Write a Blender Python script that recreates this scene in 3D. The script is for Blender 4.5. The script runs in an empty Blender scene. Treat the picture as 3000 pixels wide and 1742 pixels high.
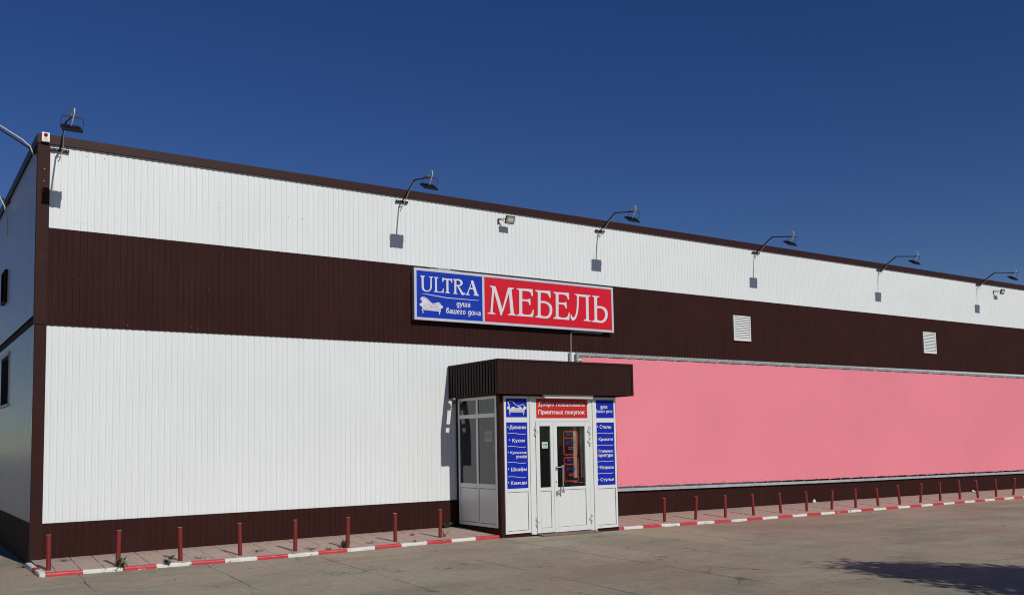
import bpy, bmesh, math, random, json
from mathutils import Vector, Matrix
R_ = math.radians
scene = bpy.context.scene
COL = scene.collection
random.seed(7)

# ------------------------------------------------------------------ camera, light, exposure
cam_d = bpy.data.cameras.new('camera'); cam = bpy.data.objects.new('camera', cam_d); COL.objects.link(cam)
_yaw, _pitch, _roll = 0.597605, 0.079941, -0.01855
_f = Vector((math.sin(_yaw)*math.cos(_pitch), math.cos(_yaw)*math.cos(_pitch), math.sin(_pitch)))
_r0 = Vector((math.cos(_yaw), -math.sin(_yaw), 0)); _u0 = _r0.cross(_f)
_r = _r0*math.cos(_roll)+_u0*math.sin(_roll); _u = -_r0*math.sin(_roll)+_u0*math.cos(_roll)
cam.matrix_world = Matrix(((_r.x,_u.x,-_f.x,-1.8206),(_r.y,_u.y,-_f.y,-14.9365),(_r.z,_u.z,-_f.z,1.65),(0,0,0,1)))
cam_d.sensor_width = 36; cam_d.sensor_fit = 'HORIZONTAL'; cam_d.lens = 2718.36/3000*36
cam_d.shift_y = 209/3000; cam_d.clip_start = .1; cam_d.clip_end = 4000
scene.camera = cam
SUN_EL, SUN_DX = R_(36.1), 0.095
world = bpy.data.worlds.new('World'); scene.world = world; world.use_nodes = True
nt = world.node_tree; nt.nodes.clear()
_o = nt.nodes.new('ShaderNodeOutputWorld'); _b = nt.nodes.new('ShaderNodeBackground'); _s = nt.nodes.new('ShaderNodeTexSky')
_s.sky_type = 'NISHITA'; _s.sun_disc = False; _s.sun_elevation = SUN_EL; _s.sun_rotation = math.pi-math.atan(SUN_DX)
_s.air_density = 1.0; _s.dust_density = 0.0; _s.ozone_density = 4.0; _s.altitude = 600
_b.inputs['Strength'].default_value = 0.05
_h = nt.nodes.new('ShaderNodeHueSaturation'); _h.inputs['Saturation'].default_value = 1.25; _h.inputs['Hue'].default_value = .520
nt.links.new(_s.outputs[0], _h.inputs['Color']); nt.links.new(_h.outputs[0], _b.inputs[0]); nt.links.new(_b.outputs[0], _o.inputs[0])
sl = bpy.data.lights.new('sun', 'SUN'); so = bpy.data.objects.new('sun', sl); COL.objects.link(so)
sl.energy = 3.2; sl.angle = R_(.5); sl.color = (1, .965, .91)
_d = Vector((-SUN_DX, 1, -math.tan(SUN_EL)*math.hypot(1, SUN_DX)))
so.rotation_euler = _d.to_track_quat('-Z', 'Y').to_euler(); so.location = (10, -30, 25)
scene.view_settings.view_transform = 'Standard'; scene.view_settings.look = 'None'
scene.cycles.filter_width = 1.05; scene.view_settings.exposure = 0; scene.view_settings.gamma = 1

# ------------------------------------------------------------------ helpers
def mat(name, col, rough=.6, metal=0, var=.06, vscale=3, fine=.03, fscale=60, bump=0, bscale=80, spec=.5, streak=0, dirt=None, coat=0):
    m = bpy.data.materials.new(name); m.use_nodes = True; t = m.node_tree; b = t.nodes['Principled BSDF']
    b.inputs['Roughness'].default_value = rough; b.inputs['Metallic'].default_value = metal
    b.inputs['Specular IOR Level'].default_value = spec; b.inputs['Coat Weight'].default_value = coat
    tc = t.nodes.new('ShaderNodeTexCoord')
    def noise(sc, det=4, vec=None):
        n = t.nodes.new('ShaderNodeTexNoise'); n.inputs['Scale'].default_value = sc; n.inputs['Detail'].default_value = det
        t.links.new(vec or tc.outputs['Object'], n.inputs['Vector']); return n.outputs['Fac']
    def rng(v, lo, hi, a=.3, z=.7):
        r = t.nodes.new('ShaderNodeMapRange'); t.links.new(v, r.inputs[0])
        for i, q in enumerate((a, z, lo, hi)): r.inputs[i+1].default_value = q
        return r.outputs[0]
    def mul(a, c):
        x = t.nodes.new('ShaderNodeMath'); x.operation = 'MULTIPLY'; t.links.new(a, x.inputs[0]); t.links.new(c, x.inputs[1]); return x.outputs[0]
    v = mul(rng(noise(vscale), 1-var, 1+var), rng(noise(fscale), 1-fine, 1+fine))
    if streak:
        mp = t.nodes.new('ShaderNodeMapping'); mp.inputs['Scale'].default_value = (12, 12, .7); t.links.new(tc.outputs['Object'], mp.inputs[0])
        v = mul(v, rng(noise(1, 5, mp.outputs[0]), 1-streak, 1+streak*.4))
    mx = t.nodes.new('ShaderNodeVectorMath'); mx.operation = 'SCALE'; mx.inputs[0].default_value = col[:3]; t.links.new(v, mx.inputs['Scale'])
    out = mx.outputs[0]
    if dirt:   # (colour, threshold, scale): worn patches with a shape of their own
        mm = t.nodes.new('ShaderNodeMix'); mm.data_type = 'RGBA'; mm.inputs[7].default_value = (*dirt[0], 1)
        t.links.new(out, mm.inputs[6]); t.links.new(rng(noise(dirt[2], 8), 0, 1, dirt[1], dirt[1]+.06), mm.inputs[0]); out = mm.outputs[2]
    t.links.new(out, b.inputs['Base Color'])
    if bump:
        bn = t.nodes.new('ShaderNodeBump'); bn.inputs['Strength'].default_value = 1; bn.inputs['Distance'].default_value = bump
        t.links.new(noise(bscale), bn.inputs['Height']); t.links.new(bn.outputs[0], b.inputs['Normal'])
    return m

def srgb(r, g, b, k=1.0):
    f = lambda c: ((c/255+.055)/1.055)**2.4 if c/255 > .04045 else c/255/12.92
    return (f(r)*k, f(g)*k, f(b)*k)

def tag(o, label=None, cat=None, group=None, kind=None):
    if label: o['label'] = label
    if cat: o['category'] = cat
    if group: o['group'] = group
    if kind: o['kind'] = kind
    return o
def empty(name, loc=(0,0,0), rz=0, label=None, cat=None, group=None):
    o = bpy.data.objects.new(name, None); COL.objects.link(o); o.location = loc; o.rotation_euler = (0,0,rz); o.empty_display_size = .2
    return tag(o, label, cat, group)
def copy_tree(o, parent=None):
    c = o.copy(); COL.objects.link(c); c.parent = parent
    for ch in list(o.children): copy_tree(ch, c)
    return c

class MB:
    """collects shapes into ONE mesh"""
    def __init__(s): s.v = []; s.f = []; s.mi = []; s.m = 0; s.smooth = False
    def poly(s, pts):
        n = len(s.v); s.v += [tuple(p) for p in pts]; s.f.append(tuple(range(n, n+len(pts)))); s.mi.append(s.m)
    def box(s, x0, x1, y0, y1, z0, z1, M=None):
        if x0 > x1: x0, x1 = x1, x0
        if y0 > y1: y0, y1 = y1, y0
        if z0 > z1: z0, z1 = z1, z0
        c = [(x0,y0,z0),(x1,y0,z0),(x1,y1,z0),(x0,y1,z0),(x0,y0,z1),(x1,y0,z1),(x1,y1,z1),(x0,y1,z1)]
        if M: c = [tuple(M @ Vector(p)) for p in c]
        n = len(s.v); s.v += c
        for f in ((0,3,2,1),(4,5,6,7),(0,1,5,4),(1,2,6,5),(2,3,7,6),(3,0,4,7)): s.f.append(tuple(n+i for i in f)); s.mi.append(s.m)
    def frame(s, x0, x1, z0, z1, w, y0, y1):
        s.box(x0, x0+w, y0, y1, z0, z1); s.box(x1-w, x1, y0, y1, z0, z1)
        s.box(x0+w, x1-w, y0, y1, z1-w, z1); s.box(x0+w, x1-w, y0, y1, z0, z0+w)
    def tube(s, pts, r, seg=8, cap=True):
        pts = [Vector(p) for p in pts]; rs = r if isinstance(r, (list, tuple)) else [r]*len(pts)
        rings = []; prev = None
        for i, p in enumerate(pts):
            d = (pts[min(i+1, len(pts)-1)]-pts[max(i-1, 0)]).normalized()
            if prev is None: a = d.orthogonal().normalized()
            else: a = (prev-d*prev.dot(d)).normalized()
            prev = a; b = d.cross(a)
            n = len(s.v); rings.append(n)
            s.v += [tuple(p+(a*math.cos(2*math.pi*k/seg)+b*math.sin(2*math.pi*k/seg))*rs[i]) for k in range(seg)]
        for q, w in zip(rings, rings[1:]):
            for k in range(seg): s.f.append((q+k, q+(k+1)%seg, w+(k+1)%seg, w+k)); s.mi.append(s.m)
        if cap:
            s.f.append(tuple(rings[0]+k for k in reversed(range(seg)))); s.mi.append(s.m)
            s.f.append(tuple(rings[-1]+k for k in range(seg))); s.mi.append(s.m)
    def build(s, name, mats, parent=None, bevel=0, smooth=False, loc=None):
        me = bpy.data.meshes.new(name); me.from_pydata(s.v, [], s.f)
        mats = mats if isinstance(mats, (list, tuple)) else [mats]
        for m in mats: me.materials.append(m)
        me.polygons.foreach_set('material_index', s.mi)
        if smooth: me.shade_smooth() if hasattr(me, 'shade_smooth') else None
        me.update(); me.validate()
        o = bpy.data.objects.new(name, me); COL.objects.link(o)
        if parent: o.parent = parent
        if loc: o.location = loc
        if bevel:
            b = o.modifiers.new('bevel', 'BEVEL'); b.width = bevel; b.segments = 2; b.limit_method = 'ANGLE'; b.angle_limit = R_(40)
        return o

def interp(x, xs, ys):
    if x <= xs[0]: return ys[0]
    for i in range(1, len(xs)):
        if x <= xs[i]: t = (x-xs[i-1])/(xs[i]-xs[i-1]); return ys[i-1]+(ys[i]-ys[i-1])*t
    return ys[-1]
GX = [0,3.4,5.2,7,9.8,12.7,15.6,19.5,24.4]; GZ = [.040,.014,.032,.033,-.009,-.051,-.071,-.095,-.118]
def gz(x): return interp(x, GX, GZ)
def wz(x): return interp(x, [0,4.1,6.9,11,17.5,27.3], [.12,.139,.144,.1,.065,-.01])
def pav(x, y):
    t = min(max(-y/1.4, 0), 1); return wz(x)+(gz(x)+.045-wz(x))*t

def mesh_from_curve(cu, name):
    o = bpy.data.objects.new('tmp', cu); COL.objects.link(o)
    bpy.context.view_layer.update()
    dg = bpy.context.evaluated_depsgraph_get()
    me = bpy.data.meshes.new_from_object(o.evaluated_get(dg)); me.name = name
    bpy.data.objects.remove(o); return me
def outlines(polys, y):
    """flat letter shapes from closed outlines in (x, z); inner outlines become holes"""
    cu = bpy.data.curves.new('outline', 'CURVE'); cu.dimensions = '2D'; cu.fill_mode = 'FRONT'
    for p in polys:
        sp = cu.splines.new('POLY'); sp.points.add(len(p)-1)
        for i, (a, b) in enumerate(p): sp.points[i].co = (a, b, 0, 1)
        sp.use_cyclic_u = True
    me = mesh_from_curve(cu, 'outline'); out = MB()
    for q in me.polygons: out.poly([(me.vertices[i].co.x, y, me.vertices[i].co.y) for i in q.vertices])
    return out
def EL(cx, cy, rx, ry, a0=0, a1=360, n=14):
    return [(cx+rx*math.cos(R_(a0+(a1-a0)*k/n)), cy+ry*math.sin(R_(a0+(a1-a0)*k/n))) for k in range(n+(0 if abs(a1-a0) == 360 else 1))]
def _stem(x, t=.72, b=0): return [(x, b), (x, t)]
# stroke lettering: glyph -> (advance width, open strokes, closed strokes), centre lines, cap height 1
GLY = {
 'а': (.60, [[(.11,.53),(.2,.61),(.33,.62),(.43,.57),(.46,.47),(.46,0)]], [EL(.28,.235,.17,.15)]),
 'б': (.62, [[(.11,.32),(.13,.62),(.24,.80),(.52,.90)]], [EL(.31,.31,.2,.225)]),
 'в': (.60, [_stem(.1), [(.2,.62),(.36,.62),(.43,.56),(.43,.47),(.36,.385),(.2,.385)], [(.36,.38),(.46,.31),(.46,.18),(.38,.1),(.2,.1)]], []),
 'г': (.48, [_stem(.1), [(.2,.62),(.47,.62)]], []),
 'д': (.66, [[(.17,.2),(.23,.62),(.50,.62),(.50,.2)], [(.0,.1),(.64,.1)], [(.08,.0),(.08,-.17)], [(.56,.0),(.56,-.17)]], []),
 'е': (.62, [[(.2,.36),(.42,.36)], EL(.31,.36,.2,.265,0,318,16)], []),
 'ж': (.84, [_stem(.41), [(.06,.72),(.31,.36),(.06,0)], [(.76,.72),(.51,.36),(.76,0)]], []),
 'и': (.64, [_stem(.1), _stem(.52), [(.2,.10),(.42,.62)]], []), 'й': (.64, [_stem(.1), _stem(.52), [(.2,.10),(.42,.62)], [(.16,.95),(.31,.84),(.46,.95)]], []),
 'к': (.60, [_stem(.1), [(.50,.74),(.22,.38),(.52,-.02)]], []), 'л': (.62, [[(.0,.1),(.1,.12),(.17,.3),(.2,.62),(.50,.62),(.50,0)]], []),
 'м': (.78, [_stem(.1), _stem(.66), [(.2,.60),(.38,.14),(.56,.60)]], []), 'н': (.64, [_stem(.1), _stem(.52), [(.2,.37),(.42,.37)]], []),
 'о': (.64, [], [EL(.31,.36,.205,.265)]), 'п': (.64, [_stem(.1), _stem(.52), [(.2,.62),(.42,.62)]], []),
 'р': (.64, [_stem(.1, .72, -.24)], [EL(.33,.36,.185,.265)]), 'с': (.56, [EL(.31,.36,.2,.265,48,312,14)], []), 'т': (.54, [[(.0,.62),(.52,.62)], [(.26,.52),(.26,0)]], []),
 'у': (.56, [[(.05,.74),(.28,.12)], [(.52,.74),(.25,-.05),(.18,-.14),(.04,-.15)]], []), 'ф': (.86, [_stem(.41, .98, -.24)], [EL(.24,.36,.14,.265), EL(.58,.36,.14,.265)]),
 'х': (.58, [[(.05,.74),(.51,-.02)], [(.51,.74),(.05,-.02)]], []), 'ш': (.86, [_stem(.1), _stem(.41), _stem(.72), [(.2,.1),(.31,.1)], [(.51,.1),(.62,.1)]], []),
 'ь': (.58, [_stem(.1), [(.2,.1),(.37,.1),(.45,.17),(.45,.33),(.37,.41),(.2,.41)]], []), 'ы': (.80, [_stem(.1), [(.2,.1),(.35,.1),(.43,.17),(.43,.33),(.35,.41),(.2,.41)], _stem(.68)], []),
 'я': (.60, [_stem(.48), [(.38,.62),(.2,.62),(.12,.55),(.12,.42),(.2,.34),(.38,.34)], [(.28,.25),(.06,-.02)]], []),
 'Д': (.84, [[(.20,.2),(.27,.90),(.62,.90),(.62,.2)], [(.0,.1),(.80,.1)], [(.09,.0),(.09,-.2)], [(.71,.0),(.71,-.2)]], []),
 'К': (.76, [_stem(.12,1), [(.64,1.02),(.27,.52),(.68,-.02)]], []), 'Ш': (1.10, [_stem(.12,1), _stem(.53,1), _stem(.94,1), [(.23,.1),(.42,.1)], [(.64,.1),(.83,.1)]], []),
 'С': (.76, [EL(.42,.5,.31,.40,48,312,18)], []), 'М': (1.0, [_stem(.12,1), _stem(.84,1), [(.22,.88),(.48,.18),(.74,.88)]], []),
 'П': (.82, [_stem(.12,1), _stem(.66,1), [(.22,.90),(.56,.90)]], []), 'Р': (.74, [_stem(.12,1), [(.22,.90),(.48,.90),(.58,.80),(.58,.58),(.48,.48),(.22,.48)]], []),
 '1': (.45, [[(.02,.72),(.24,.94),(.24,0)]], []), '0': (.62, [], [EL(.3,.49,.19,.41)]), '9': (.62, [[(.49,.66),(.46,.3),(.30,.09),(.10,.09)]], [EL(.3,.68,.19,.22)]),
 '-': (.42, [[(.04,.40),(.36,.40)]], []), '°': (.26, [], [EL(.11,.92,.07,.08,n=8)]), ' ': (.34, [], []),
 # cursive forms of the slogan
 'cд': (.56, [[(.44,.72),(.43,-.08),(.33,-.24),(.12,-.22)]], [EL(.25,.37,.17,.29)]), 'cу': (.52, [[(.04,.72),(.26,.08)], [(.48,.72),(.26,.0),(.14,-.22),(.02,-.2)]], []),
 'cш': (.80, [_stem(.09), _stem(.38), _stem(.67), [(.14,.05),(.33,.05)], [(.43,.05),(.62,.05)]], []), 'cа': (.52, [[(.10,.58),(.25,.67),(.38,.58),(.40,.1),(.48,.02)]], [EL(.24,.22,.15,.17)]),
 'cв': (.54, [[(.08,.3),(.09,.75),(.22,.98),(.36,.95),(.36,.78),(.22,.62)]], [EL(.26,.31,.17,.26)]), 'cе': (.52, [EL(.26,.36,.18,.31,0,318,14), [(.13,.38),(.42,.38)]], []),
 'cг': (.50, [[(.08,.56),(.20,.68),(.35,.62),(.34,.46),(.12,.18),(.14,.05),(.30,.04),(.42,.14)]], []), 'cо': (.56, [], [EL(.27,.36,.18,.31)]),
 'cм': (.68, [[(.04,.05),(.12,.70),(.31,.12),(.50,.70),(.56,.02)]], []), 'c ': (.36, [], []),
}
def ribbon(out, pts, w, closed, T, y):
    n = len(pts); L = []; Rr = []
    for i in range(n):
        a = pts[(i-1) % n] if (closed or i) else pts[i]; c = pts[(i+1) % n] if (closed or i < n-1) else pts[i]; p = pts[i]
        d1 = Vector((p[0]-a[0], p[1]-a[1])); d2 = Vector((c[0]-p[0], c[1]-p[1]))
        if d1.length < 1e-9: d1 = d2
        if d2.length < 1e-9: d2 = d1
        d1.normalize(); d2.normalize(); m = (d1+d2); m = m.normalized() if m.length > 1e-6 else d1
        k = min(1/max(m.dot(d1), .35), 1.8)*w/2; nx, ny = -m.y*k, m.x*k
        L.append((p[0]+nx, p[1]+ny)); Rr.append((p[0]-nx, p[1]-ny))
    for i in range(n if closed else n-1):
        j = (i+1) % n; out.poly([(*T(*q), y) for q in (L[i], Rr[i], Rr[j], L[j])])
def text_into(out, s, x0, x1, z0, z1, y, w=.155, style='', shear=0):
    tmp = MB(); x = 0; k = 0; word = 0; wi = []
    for ch in s:
        adv, op, cl = GLY[style+ch]; word += ch == ' '
        for st, closed in [(q, False) for q in op]+[(q, True) for q in cl]:
            dy = .00025*(k % 5); k += 1
            ribbon(tmp, st, w, closed, lambda a, b, x=x: (x+a+shear*b, b), dy)
        x += adv; wi += [word]*(len(tmp.f)-len(wi))
    a, b = min(v[0] for v in tmp.v), max(v[0] for v in tmp.v); c, d = min(v[1] for v in tmp.v), max(v[1] for v in tmp.v)
    for f, wn in zip(tmp.f, wi): (out[wn] if isinstance(out, list) else out).poly([(x0+(tmp.v[i][0]-a)/(b-a)*(x1-x0), y-tmp.v[i][2], z0+(tmp.v[i][1]-c)/(d-c)*(z1-z0)) for i in f])
def strips(out, polys, y, dy=.0003):
    for i, p in enumerate(polys): out.poly([(a, y-dy*(i % 7), b) for a, b in p])

def lettering(s, box, y, m, parent, **kw):
    bs = [MB() for _ in s.split()]; text_into(bs, s, *box, y, **kw)
    for q in bs: q.build('lettering', m, parent)

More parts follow.
